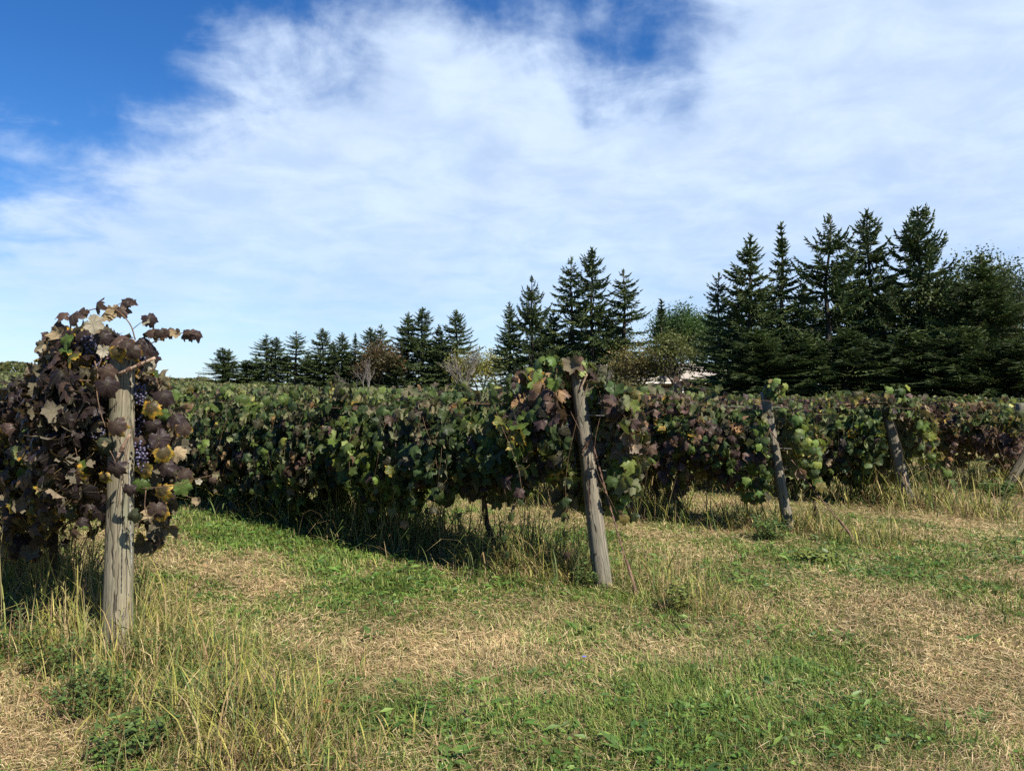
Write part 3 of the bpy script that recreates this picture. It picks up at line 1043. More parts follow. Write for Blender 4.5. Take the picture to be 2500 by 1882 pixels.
p4 = round_post('vine_post', (5.44, 10.40, 0), at(2165, 1000, 10.64), 0.086, 0.072, M_POST_B, 4,
                'leaning wooden post splitting near its foot, its top hidden in green leaves')
rod(p4, at(2206, 1158, 10.36), at(2213, 1186, 10.35), 0.012, M_PEG, 'split_sliver', ())
g5 = at(2447, 1205, 12.0)
p5 = round_post('brace_post', (g5.x, g5.y, gz(g5.x, g5.y)), at(2540, 1050, 11.9), 0.075, 0.068, M_POST_B, 5,
                'slanting wooden brace post leaning right at the right edge of the picture')
p6 = round_post('vine_post', (8.2, 12.25, 0), at(2490, 985, 12.25), 0.07, 0.06, M_POST_B, 6,
                'upright grey wooden post top poking out of vine leaves at the right edge')

# guy wire of the middle post, with its ground anchor
def guy_wire(a, b, anchor, label):
    root = empty('guy_wire', b)
    T = Tubes()
    a_, b_ = rel(root, a), rel(root, b)
    for k in (0, 1):
        pts = []
        for i in range(60):
            t = i / 59
            p = a_.lerp(b_, t)
            th = t * 60 + k * 3.14
            pts.append(p + Vector((math.cos(th), math.sin(th), 0)) * 0.0040 + Vector((0, 0, -0.03 * math.sin(t * 3.14))))
        T.add(pts, 0.0040, 4)
    T.build('wire', M_RUST, root)
    A = Tubes()
    d = (a_ - b_).normalized()
    A.add([Vector((0, 0, -0.10)) - d * 0.05, d * 0.14, d * 0.32], [0.016, 0.014, 0.009], 7)
    A.build('anchor_rod', M_RUST, root)
    tag(root, label, 'wire')


guy_wire(at(1446, 1078, 6.28), Vector((0.965, 5.80, 0.0)), 0.2, 'rusty guy wire running from the middle post down to the grass')
guy_wire(at(1880, 1050, 8.66), Vector((3.62, 7.95, 0.0)), 0.2, 'thin guy wire half hidden in leaves beside the third post')
guy_wire(at(2545, 1130, 10.3), Vector(((2462 - 1250) / FPX * 9.6, 9.6, 0.0)), 0.2, 'thin dark guy wire end in the grass at the right edge')
# small stake by the third post
stk = empty('ground_stake', (3.49, 8.72, 0.0))
T = Tubes()
T.add([(0, 0, -0.1), (0.004, 0, 0.12), (-0.006, 0.004, 0.30), (-0.004, 0, 0.33)], [0.032, 0.030, 0.027, 0.016], 7)
T.build('shaft', M_BARK, stk)
T = Tubes()
T.add([(-0.03, -0.02, 0.25), (0.0, -0.034, 0.255), (0.03, -0.02, 0.25)], 0.004, 5)
T.build('wire_loop', M_RUST, stk)
tag(stk, 'short dark stake in weeds just right of the third post', 'stake')

# ------------------------------------------------------------------ grape leaves
def leaf_template(n_out, teeth, cup, fold, curl, seed, mid=True):
    """one grape leaf, tip along +y, upper face +z; returns verts, tris, uv"""
    rng = np.random.default_rng(seed)
    ca = np.radians([0, 28, 58, 88, 118, 148, 170, 180])
    cr = np.array([0.64, 0.44, 0.58, 0.41, 0.50, 0.42, 0.34, 0.08])
    th = np.linspace(-math.pi, math.pi, n_out, endpoint=False) + math.pi / n_out
    if n_out == 12:
        cr = np.array([0.60, 0.48, 0.55, 0.45, 0.50, 0.43, 0.36, 0.14])
        th = np.radians([-172, -140, -118, -88, -58, -28, 0, 28, 58, 88, 118, 146])
    r = np.interp(np.abs(th), ca, cr)
    r = r * (1 + rng.normal(0, 0.04, n_out))
    if teeth:
        r = r * (1 + np.where(np.arange(n_out) % 2 == 0, 0.07, -0.06))
    ring = [np.stack([r * np.sin(th), r * np.cos(th)], 1)]
    V = [np.zeros((1, 2))]
    F = []
    if mid:
        thm = th[::2]
        rm = np.interp(np.abs(thm), ca, cr) * 0.55
        V.append(np.stack([rm * np.sin(thm), rm * np.cos(thm)], 1))
        nm = len(thm)
        for i in range(nm):
            F.append((0, 1 + (i + 1) % nm, 1 + i))
        for i in range(nm):
            a, b = 1 + i, 1 + (i + 1) % nm
            o0, o1, o2 = 1 + nm + 2 * i, 1 + nm + (2 * i + 1) % n_out, 1 + nm + (2 * i + 2) % n_out
            F += [(a, o1, o0), (a, b, o1), (b, o2, o1)]
    else:
        for i in range(n_out):
            F.append((0, 1 + (i + 1) % n_out, 1 + i))
    V += ring
    xy = np.concatenate(V)
    rr = np.hypot(xy[:, 0], xy[:, 1])
    z = -cup * rr ** 2 + fold * np.abs(xy[:, 0]) - curl * np.maximum(xy[:, 1], 0) ** 2
    z = z + 0.15 * rr * np.sin(5 * np.arctan2(xy[:, 0], xy[:, 1]) + seed) * (rr > 0.3) + rng.normal(0, 0.018, len(xy)) * (rr > 0.2)
    P = np.stack([xy[:, 0], xy[:, 1], z], 1)
    return P, np.array(F), xy * 0.78 + 0.5


LEAF_HI = [leaf_template(30, True, c, f, k, s) for c, f, k, s in
           [(0.45, 0.15, 0.30, 1), (1.1, 0.0, 0.35, 2), (0.35, -0.45, 0.55, 3), (1.5, 0.25, 0.3, 4), (-0.5, 0.45, 0.7, 5), (0.8, -0.75, 0.8, 6)]]
LEAF_LO = [leaf_template(12, False, c, f, k, s, False) for c, f, k, s in
           [(0.4, 0.1, 0.15, 11), (0.9, 0.0, 0.3, 12), (0.2, -0.4, 0.3, 13), (-0.3, 0.35, 0.4, 14)]]
LEAF_FAR = [leaf_template(6, False, c, f, k, s, False) for c, f, k, s in [(0.5, 0.1, 0.2, 21), (0.9, -0.2, 0.2, 22)]]
LEAF_MESH = []
for i, (P, F, uv) in enumerate(LEAF_HI):
    LEAF_MESH.append(mesh_from('grape_leaf', P, F.ravel(), np.full(len(F), 3), M_LEAF, True, None, uv))


def frames(T, N):
    T = T / (np.linalg.norm(T, axis=1, keepdims=True) + 1e-9)
    N = N - T * np.sum(N * T, 1, keepdims=True)
    N = N / (np.linalg.norm(N, axis=1, keepdims=True) + 1e-9)
    S = np.cross(T, N)
    return S, T, N


def leaf_mass(templates, P, T, N, size, var, col):
    """joins leaves into arrays"""
    S, T, N = frames(T, N)
    vs, fs, cs, us = [], [], [], []
    off = 0
    for k, (tv, tf, tu) in enumerate(templates):
        idx = np.nonzero(var % len(templates) == k)[0]
        if not len(idx):
            continue
        q = P[idx, None] + size[idx, None, None] * (tv[None, :, 0:1] * S[idx, None] + tv[None, :, 1:2] * T[idx, None] + tv[None, :, 2:3] * N[idx, None])
        m = len(tv)
        vs.append(q.reshape(-1, 3))
        fs.append((tf[None] + (np.arange(len(idx)) * m)[:, None, None] + off).reshape(-1, 3))
        cs.append(np.repeat(col[idx], m, 0))
        us.append(np.tile(tu, (len(idx), 1)))
        off += m * len(idx)
    return np.concatenate(vs), np.concatenate(fs), np.concatenate(cs), np.concatenate(us)


# palettes: (weight, colour, margin)  margin 0 = plain, up to 1 = autumn rim far in
PURPLE = [(3.2, (0.020, 0.013, 0.013), 0.0), (1.6, (0.060, 0.036, 0.026), 0.0), (2.6, (0.038, 0.023, 0.019), 0.25), (2.4, (0.036, 0.028, 0.013), 0.48), (1.2, (0.095, 0.060, 0.036), 0.0),
          (1.2, (0.060, 0.066, 0.016), 0.5), (1.0, (0.045, 0.080, 0.016), 0.3), (0.4, (0.19, 0.11, 0.05), 0.0)]
GREEN = [(0.15, (0.22, 0.12, 0.05), 0.0), (0.5, (0.060, 0.034, 0.024), 0.0), (1.5, (0.046, 0.042, 0.020), 0.2), (4.0, (0.026, 0.046, 0.013), 0.0), (3.2, (0.044, 0.066, 0.016), 0.0), (1.6, (0.066, 0.098, 0.017), 0.12), (0.6, (0.110, 0.120, 0.020), 0.35)]
MIXED = [(0.6, (0.20, 0.12, 0.06), 0.0), (1.5, (0.080, 0.048, 0.034), 0.0), (2.5, (0.050, 0.030, 0.028), 0.1), (1.0, (0.028, 0.026, 0.016), 0.0), (2.5, (0.034, 0.054, 0.015), 0.0), (1.5, (0.076, 0.092, 0.022), 0.3), (0.9, (0.11, 0.10, 0.03), 0.5)]
HANGING = [(3.0, (0.055, 0.095, 0.022), 0.0), (2.5, (0.085, 0.125, 0.028), 0.1), (1.6, (0.130, 0.150, 0.032), 0.3), (1.2, (0.050, 0.045, 0.028), 0.3), (0.5, (0.15, 0.12, 0.035), 0.0)]
MAUVE = [(1.0, (0.028, 0.018, 0.018), 0.0), (2.6, (0.062, 0.034, 0.030), 0.0), (2.0, (0.095, 0.056, 0.042), 0.0), (1.1, (0.19, 0.11, 0.060), 0.0), (1.3, (0.105, 0.080, 0.026), 0.45),
         (1.6, (0.046, 0.056, 0.018), 0.2), (1.2, (0.055, 0.082, 0.020), 0.0)]
OLIVE = [(3.0, (0.050, 0.075, 0.020), 0.0), (3.0, (0.080, 0.105, 0.026), 0.0), (1.2, (0.130, 0.135, 0.035), 0.0), (0.8, (0.070, 0.055, 0.030), 0.0), (0.3, (0.18, 0.12, 0.06), 0.0)]


def pick_colors(palette, n, rng, pos=None, seed=0):
    wts = np.array([p[0] for p in palette])
    cols = np.array([p[1] for p in palette])
    mg = np.array([p[2] for p in palette])
    if pos is None:
        k = rng.choice(len(palette), n, p=wts / wts.sum())
    else:
        # neighbouring leaves turn together
        f = fbm(pos @ ROW_U * 1.5 + seed, pos[:, 2] * 2.2 + pos @ ROW_N * 1.3, seed, 2)
        f = np.argsort(np.argsort(f + rng.normal(0, 0.13, n))) / n
        k = np.minimum(np.searchsorted(np.cumsum(wts / wts.sum()), f), len(palette) - 1)
    c = cols[k] * (0.55 + 1.15 * rng.random(n) ** 1.5)[:, None]
    m = np.where(mg[k] > 0, np.clip(mg[k] + rng.normal(0, 0.15, n), 0.05, 1.0), 0.0)
    return np.concatenate([c, m[:, None]], 1)


class VineLeaves:
    def __init__(self):
        self.P, self.T, self.N, self.S, self.pal = [], [], [], [], []

    def add(self, p, t, n, s, pal=0):
        self.P.append(p); self.T.append(t); self.N.append(n); self.S.append(s); self.pal.append(pal)


def canopy(rng, s0, s1, n, H, W, B, seed, end_round=True, thin=0.0):
    """leaves of one stretch of hedge in row coordinates (s along, w across, z up)"""
    s = rng.uniform(s0, s1, n)
    q = rng.random(n)
    nz = fbm(s * 1.7 + seed * 3.1, q * 6.0, seed)
    Hs = H(s) - 0.17 + 0.40 * (fbm(s * 1.9 + seed, s * 0 + 0.5, seed + 1) - 0.5)
    Bs = B(s) - 0.18 + 1.05 * (fbm(s * 2.3 + seed, (q > 0.5) * 9.0, seed + 2) - 0.46)
    Ws = W(s) * (0.62 + 0.85 * nz)
    depth = rng.random(n) ** 1.7 * 0.30
    # 0..0.38 front curtain, 0.38..0.62 crest, 0.62..1 back curtain
    z = np.empty(n); w = np.empty(n); nw = np.empty(n); nzv = np.empty(n)
    front, back = q < 0.36, q > 0.64
    crest = ~(front | back)
    for msk, sg in ((front, -1.0), (back, 1.0)):
        t = rng.random(msk.sum()) ** 0.85
        zz = Bs[msk] + (Hs[msk] - 0.16 - Bs[msk]) * t
        bulge = 0.72 + 0.38 * np.sin(np.clip(t, 0, 1) * 2.6 + 0.3)
        w[msk] = sg * (Ws[msk] * bulge - depth[msk])
        z[msk] = zz
        nw[msk] = sg
        nzv[msk] = 0.35 + 0.5 * t
    t = rng.uniform(-1, 1, crest.sum())
    w[crest] = t * Ws[crest] * 0.85
    z[crest] = Hs[crest] - 0.17 * t * t - depth[crest] * 0.8
    nw[crest] = t * 0.9
    nzv[crest] = 1.0
    return s, w, z, nw, nzv, depth


def to_world(s, w, z):
    return s[:, None] * ROW_U + w[:, None] * ROW_N + z[:, None] * np.array([0, 0, 1.0])


def grape_cluster_mesh(seed, ln=0.15, r=0.045):
    rng = np.random.default_rng(seed)
    bm = bmesh.new()
    pts = []
    for _ in range(400):
        t = rng.random()
        rad = r * (0.35 + 0.65 * math.sin(min(1.0, (1 - t) * 1.25 + 0.05) * 1.57)) * math.sqrt(rng.random())
        a = rng.uniform(0, 6.283)
        p = np.array([rad * math.cos(a), rad * math.sin(a), -t * ln])
        if all(np.linalg.norm(p - k) > 0.0165 for k in pts):
            pts.append(p)
        if len(pts) > 46:
            break
    for p in pts:
        mat = Matrix.Translation(p) @ Matrix.Diagonal((1, 1, 1.08, 1))
        bmesh.ops.create_icosphere(bm, subdivisions=1, radius=0.0098 * rng.uniform(0.85, 1.1), matrix=mat)
    for f in bm.faces:
        f.smooth = True
    me = bpy.data.meshes.new('grape_cluster')
    bm.to_mesh(me)
    bm.free()
    me.materials.append(M_GRAPE)
    return me


GRAPES = [grape_cluster_mesh(i, 0.13 + 0.02 * i, 0.042 + 0.004 * i) for i in range(4)]


def trunk_part(root, rng, lean, top=1.38, double=False, r=0.026):
    """twisted dark vine stem and its arms along the wire"""
    T = Tubes()
    for q in range(2 if double else 1):
        off = rng.normal(0, 0.03, 3)
        pts = []
        for i in range(7):
            t = i / 6
            a = ROW_U * (lean * t + 0.06 * math.sin(t * 6 + rng.uniform(0, 1)) + (0.10 * q * t)) + ROW_N * (0.05 * math.sin(t * 5 + 1 + q * 2) + 0.03 * q)
            pts.append(a + np.array([0, 0, -0.08 + (top + 0.08) * t]) + rng.normal(0, 0.012, 3) + off * t)
        P = spline(pts, 22)
        rr = [r * (1.25 - 0.55 * i / 21) * (1 + 0.12 * math.sin(i * 1.7 + q)) for i in range(22)]
        T.add(P, rr, 9)
    tr = T.build('trunk', M_BARK, root)
    A = Tubes()
    hd = P[-1]
    for sg in (-1, 1):
        pts = [hd + ROW_U * sg * 0.95 * t + np.array([0, 0, 0.06 * math.sin(t * 3)]) + rng.normal(0, 0.02, 3) for t in np.linspace(0, 1, 5)]
        A.add(spline(pts, 10), [0.016 - 0.0008 * i for i in range(10)], 6)
    A.build('arm', M_BARK, root)
    return hd


def make_vine(row, t_trunk, s0, s1, label, group, palette, n_leaf, templates, n_single, seed, H=None, W=None, B=None, size=(0.09, 0.15),
              lean=0.25, double=False, shoots=10, extra=None, outline=None, clusters=(), hang=None, palette2=None, pal_fn=None, tumble=0.40, up_share=0.38):
    rng = np.random.default_rng(seed)
    bx, by = np.array(POSTS[row]) + ROW_U[:2] * t_trunk
    root = empty('grapevine', (bx, by, gz(bx, by)))
    H = H or (lambda s: s * 0 + 1.58)
    W = W or (lambda s: s * 0 + 0.40)
    B = B or (lambda s: s * 0 + 0.66)
    hd = trunk_part(root, rng, lean, 1.36, double)
    s, w, z, nw, nzv, dep = canopy(rng, s0, s1, n_leaf, H, W, B, seed)
    P = to_world(s - t_trunk, w, z)
    n = len(P)
    N = nw[:, None] * ROW_N + nzv[:, None] * np.array([0, 0, 1.0]) + rng.normal(0, tumble, (n, 3))
    T = np.array([0, 0, -1.0]) + nw[:, None] * ROW_N * 0.35 + rng.normal(0, 0.1 + tumble, (n, 3))
    Sz = rng.uniform(size[0], size[1], n)
    # shoots: arching canes that carry leaves past the outline
    cane = Tubes()
    eP, eT, eN, eS = [], [], [], []
    for i in range(shoots):
        ss = rng.uniform(s0, s1)
        sg = -1.0 if rng.random() < 0.62 else 1.0
        kind = rng.random()
        h0 = float(H(np.array([ss]))[0])
        st = to_world(np.array([ss - t_trunk]), np.array([sg * 0.15]), np.array([h0 - 0.16]))[0]
        if kind > up_share:  # hangs down outside the curtain
            wd = float(W(np.array([ss]))[0]) * rng.uniform(0.95, 1.25)
            dn = rng.uniform(0.80, 1.35)
            pts = [st, st + ROW_N * sg * wd * 0.7 + ROW_U * rng.normal(0, 0.1) - np.array([0, 0, 0.05]),
                   st + ROW_N * sg * wd + ROW_U * rng.normal(0, 0.18) - np.array([0, 0, dn * 0.55]),
                   st + ROW_N * sg * wd * 0.9 + ROW_U * rng.normal(0, 0.22) - np.array([0, 0, dn])]
        else:                # stands up and arches over
            up = rng.uniform(0.05, 0.26)
            pts = [st, st + np.array([0, 0, up * 0.8]) + ROW_U * rng.normal(0, 0.1), st + np.array([0, 0, up]) + ROW_U * rng.normal(0, 0.25) + ROW_N * sg * 0.2,
                   st + np.array([0, 0, up * 0.4]) + ROW_U * rng.normal(0, 0.35) + ROW_N * sg * 0.35]
        C = spline(pts, 14)
        cane.add(C, [0.0032 - 0.00016 * k for k in range(14)], 5, False)
        for k in range(2, 14):
            if rng.random() < 0.85:
                d = rng.normal(0, 1, 3)
                d[2] = abs(d[2]) * 0.3
                d /= np.linalg.norm(d)
                q = C[k] + d * 0.06
                eP.append(q); eT.append(np.array([0, 0, -1.0]) + d * 0.5 + rng.normal(0, 0.25, 3))
                eN.append(d + np.array([0, 0, 0.7]) + rng.normal(0, 0.25, 3)); eS.append(rng.uniform(*size) * (1.05 - 0.035 * k))
    if eP:
        P = np.concatenate([P, eP]); T = np.concatenate([T, eT]); N = np.concatenate([N, eN]); Sz = np.concatenate([Sz, eS])
    n_before = len(P)
    if hang is not None:
        for C, nlf, sz in hang:
            C = [np.array(c) - np.array(root.location) for c in spline(C, 24)]
            cane.add(C, [0.0034 - 0.00009 * k for k in range(24)], 5, False)
            hp, ht, hn, hs = [], [], [], []
            for k in range(nlf):
                q = C[int(rng.integers(1, 24))]
                d = rng.normal(0, 1, 3)
                d = d / np.linalg.norm(d) + np.array([0.1, -0.35, 0.15])
                hp.append(q + d * rng.uniform(0.05, 0.11)); ht.append(np.array([0, 0, -1.0]) + d * 0.4 + rng.normal(0, 0.2, 3))
                hn.append(d + np.array([0, 0, 0.8])); hs.append(sz * rng.uniform(0.75, 1.25))
            P = np.concatenate([P, hp]); T = np.concatenate([T, ht]); N = np.concatenate([N, hn]); Sz = np.concatenate([Sz, hs])
    hung = np.arange(len(P)) >= n_before
    # the post stands clear in front of its vine
    bp = np.array(POSTS[row])
    wp = P + np.array(root.location)
    lean_x = {1: 0.013, 2: -0.115, 3: -0.10, 4: -0.12, 5: 0.0}[row]
    ex_ = (bp[0] + lean_x * wp[:, 2]) / bp[1] * wp[:, 1]
    keepm = ~((np.abs(wp[:, 0] - ex_) < {1: 0.13, 2: 0.13, 3: 0.13, 4: 0.22, 5: 0.13}[row] + 0.3 * Sz) & (wp[:, 1] < bp[1] + 0.16) & (wp[:, 2] < {1: 1.80, 2: 1.78, 3: 1.55, 4: 1.28, 5: 0.1}[row]))
    # no thick shade on the post from the sunny side
    rx, ry = wp[:, 0] - bp[0] - lean_x * wp[:, 2], wp[:, 1] - bp[1]
    sh = Vector((to_sun.x, to_sun.y)).normalized()
    along, off = rx * sh.x + ry * sh.y, np.abs(rx * sh.y - ry * sh.x)
    keepm &= ~((off < 0.10 + 0.35 * Sz) & (along > 0.05) & (along < 1.6) & (rng.random(len(P)) < {1: 0.85, 2: 0.92, 3: 0.6, 4: 0.6, 5: 0.0}[row]))
    if outline is not None:
        qx, qy = 1250 + FPX * wp[:, 0] / wp[:, 1], HORIZON - FPX * (wp[:, 2] - EYE) / wp[:, 1]
        keepm &= qy > np.interp(qx, outline[0], outline[1]) + rng.normal(0, 8, len(P))
    if row == 5:
        qx, qy = 1250 + FPX * wp[:, 0] / wp[:, 1], HORIZON - FPX * (wp[:, 2] - EYE) / wp[:, 1]
        tt = np.clip(((qx - 2447) * 93 + (qy - 1205) * -155) / (93 ** 2 + 155 ** 2), 0, 1)
        keepm &= ~((np.hypot(qx - 2447 - 93 * tt, qy - 1205 + 155 * tt) < 24) & (wp[:, 1] < 12.4))
    P, T, N, Sz, hung = P[keepm], T[keepm], N[keepm], Sz[keepm], hung[keepm]
    n = len(P)
    col = pick_colors(palette, n, rng, P, seed)
    if palette2 is not None:
        alt = pick_colors(palette2, n, rng, P, seed + 5)
        sw = pal_fn(P @ ROW_U + t_trunk, P[:, 2], rng.random(n))
        col[sw] = alt[sw]
    if hung.any():
        col[hung] = pick_colors(HANGING, int(hung.sum()), rng)
    var = rng.integers(0, 12, n)
    ex = 0
    if extra is not None:
        xp, xt, xn, xs, xc, xv = extra(np.array(root.location), rng)
        P = np.concatenate([P, xp]); T = np.concatenate([T, xt]); N = np.concatenate([N, xn]); Sz = np.concatenate([Sz, xs]); col = np.concatenate([col, xc]); var = np.concatenate([var, xv])
        ex = len(xp)
    n = len(P)
    # keep leaves out of posts
    single = np.zeros(n, bool)
    if n_single:
        wp = P + np.array(root.location)
        px = 1250 + FPX * wp[:, 0] / wp[:, 1]
        py = HORIZON - FPX * (wp[:, 2] - EYE) / wp[:, 1]
        rad = Sz * 0.42 * FPX / wp[:, 1]
        x0, y0 = px.min() - 40, py.min() - 40
        sc_ = 0.5
        bw, bh = int((px.max() - x0 + 40) * sc_) + 4, int((py.max() - y0 + 40) * sc_) + 4
        buf = np.full((bh, bw), -1, np.int32)
        inside = (px > -60) & (px < 2560)
        for i in np.argsort(-wp[:, 1]):
            cx, cyy, rr = (px[i] - x0) * sc_, (py[i] - y0) * sc_, max(1.0, rad[i] * sc_)
            buf[max(0, int(cyy - rr * 0.8)):int(cyy + rr * 0.8) + 1, max(0, int(cx - rr * 0.8)):int(cx + rr * 0.8) + 1] = i
        cnt = np.bincount(buf[buf >= 0], minlength=n).astype(float) * inside
        if ex:
            cnt[-ex:] += 1e6
        pick = np.argsort(-cnt)[:n_single]
        pick = pick[cnt[pick] > 0]
        single[pick] = True
    if single.any():
        S_, T_, N_ = frames(T, N)
        for i in np.nonzero(single)[0]:
            o = bpy.data.objects.new('leaf', LEAF_MESH[int(var[i]) % len(LEAF_MESH)])
            z_ = Sz[i]
            o.matrix_basis = Matrix(((S_[i, 0] * z_, T_[i, 0] * z_, N_[i, 0] * z_, P[i, 0]), (S_[i, 1] * z_, T_[i, 1] * z_, N_[i, 1] * z_, P[i, 1]),
                                     (S_[i, 2] * z_, T_[i, 2] * z_, N_[i, 2] * z_, P[i, 2]), (0, 0, 0, 1)))
            o.color = tuple(col[i])
            o.parent = root
            COL.objects.link(o)
        # leaf stalks of the single leaves
        pt = Tubes()
        for i in np.nonzero(single)[0]:
            if i >= n - ex:
                continue
            b = P[i] + (hd_dir(P[i], s0 - t_trunk, s1 - t_trunk) * 0.065)
            pt.add([P[i], P[i] * 0.6 + b * 0.4 - np.array([0, 0, 0.006]), b], [0.0013, 0.0014, 0.0017], 3, False)
        pt.build('leaf_stalks', M_PETIOLE, root)["kind"] = 'stuff'
    m = ~single
    v, f, c, u = leaf_mass(templates, P[m], T[m], N[m], Sz[m], var[m], col[m])
    fo = put('foliage', mesh_from('foliage', v, f.ravel(), np.full(len(f), 3), M_LEAF_MASS, True, c, u), root)
    tag(fo, kind='stuff')
    if cane.n:
        cane.build('canes', M_CANE, root)["kind"] = 'stuff'
    for k, c_ in enumerate(clusters):
        o = put('grape_cluster', GRAPES[k % 4], root, Vector(c_) * (1.0 + 0.09 / Vector(c_).y) - root.location)
        o.rotation_euler = (rng.normal(0, 0.15), rng.normal(0, 0.15), rng.uniform(0, 6))
        sc2 = rng.uniform(0.8, 1.0)
        o.scale = (sc2, sc2, sc2)
    tag(root, label, 'grapevine', group)
    return root


def hd_dir(p, a, b):
    """towards the inside of the hedge"""
    s = float(np.dot(p, ROW_U))
    w = float(np.dot(p, ROW_N))
    d = np.array([0, 0, 0.6 * (1.38 - p[2]) + (0.10 if p[2] < 1.4 else -0.15)]) - ROW_N * (w * 1.2)
    return d / (np.linalg.norm(d) + 1e-6)


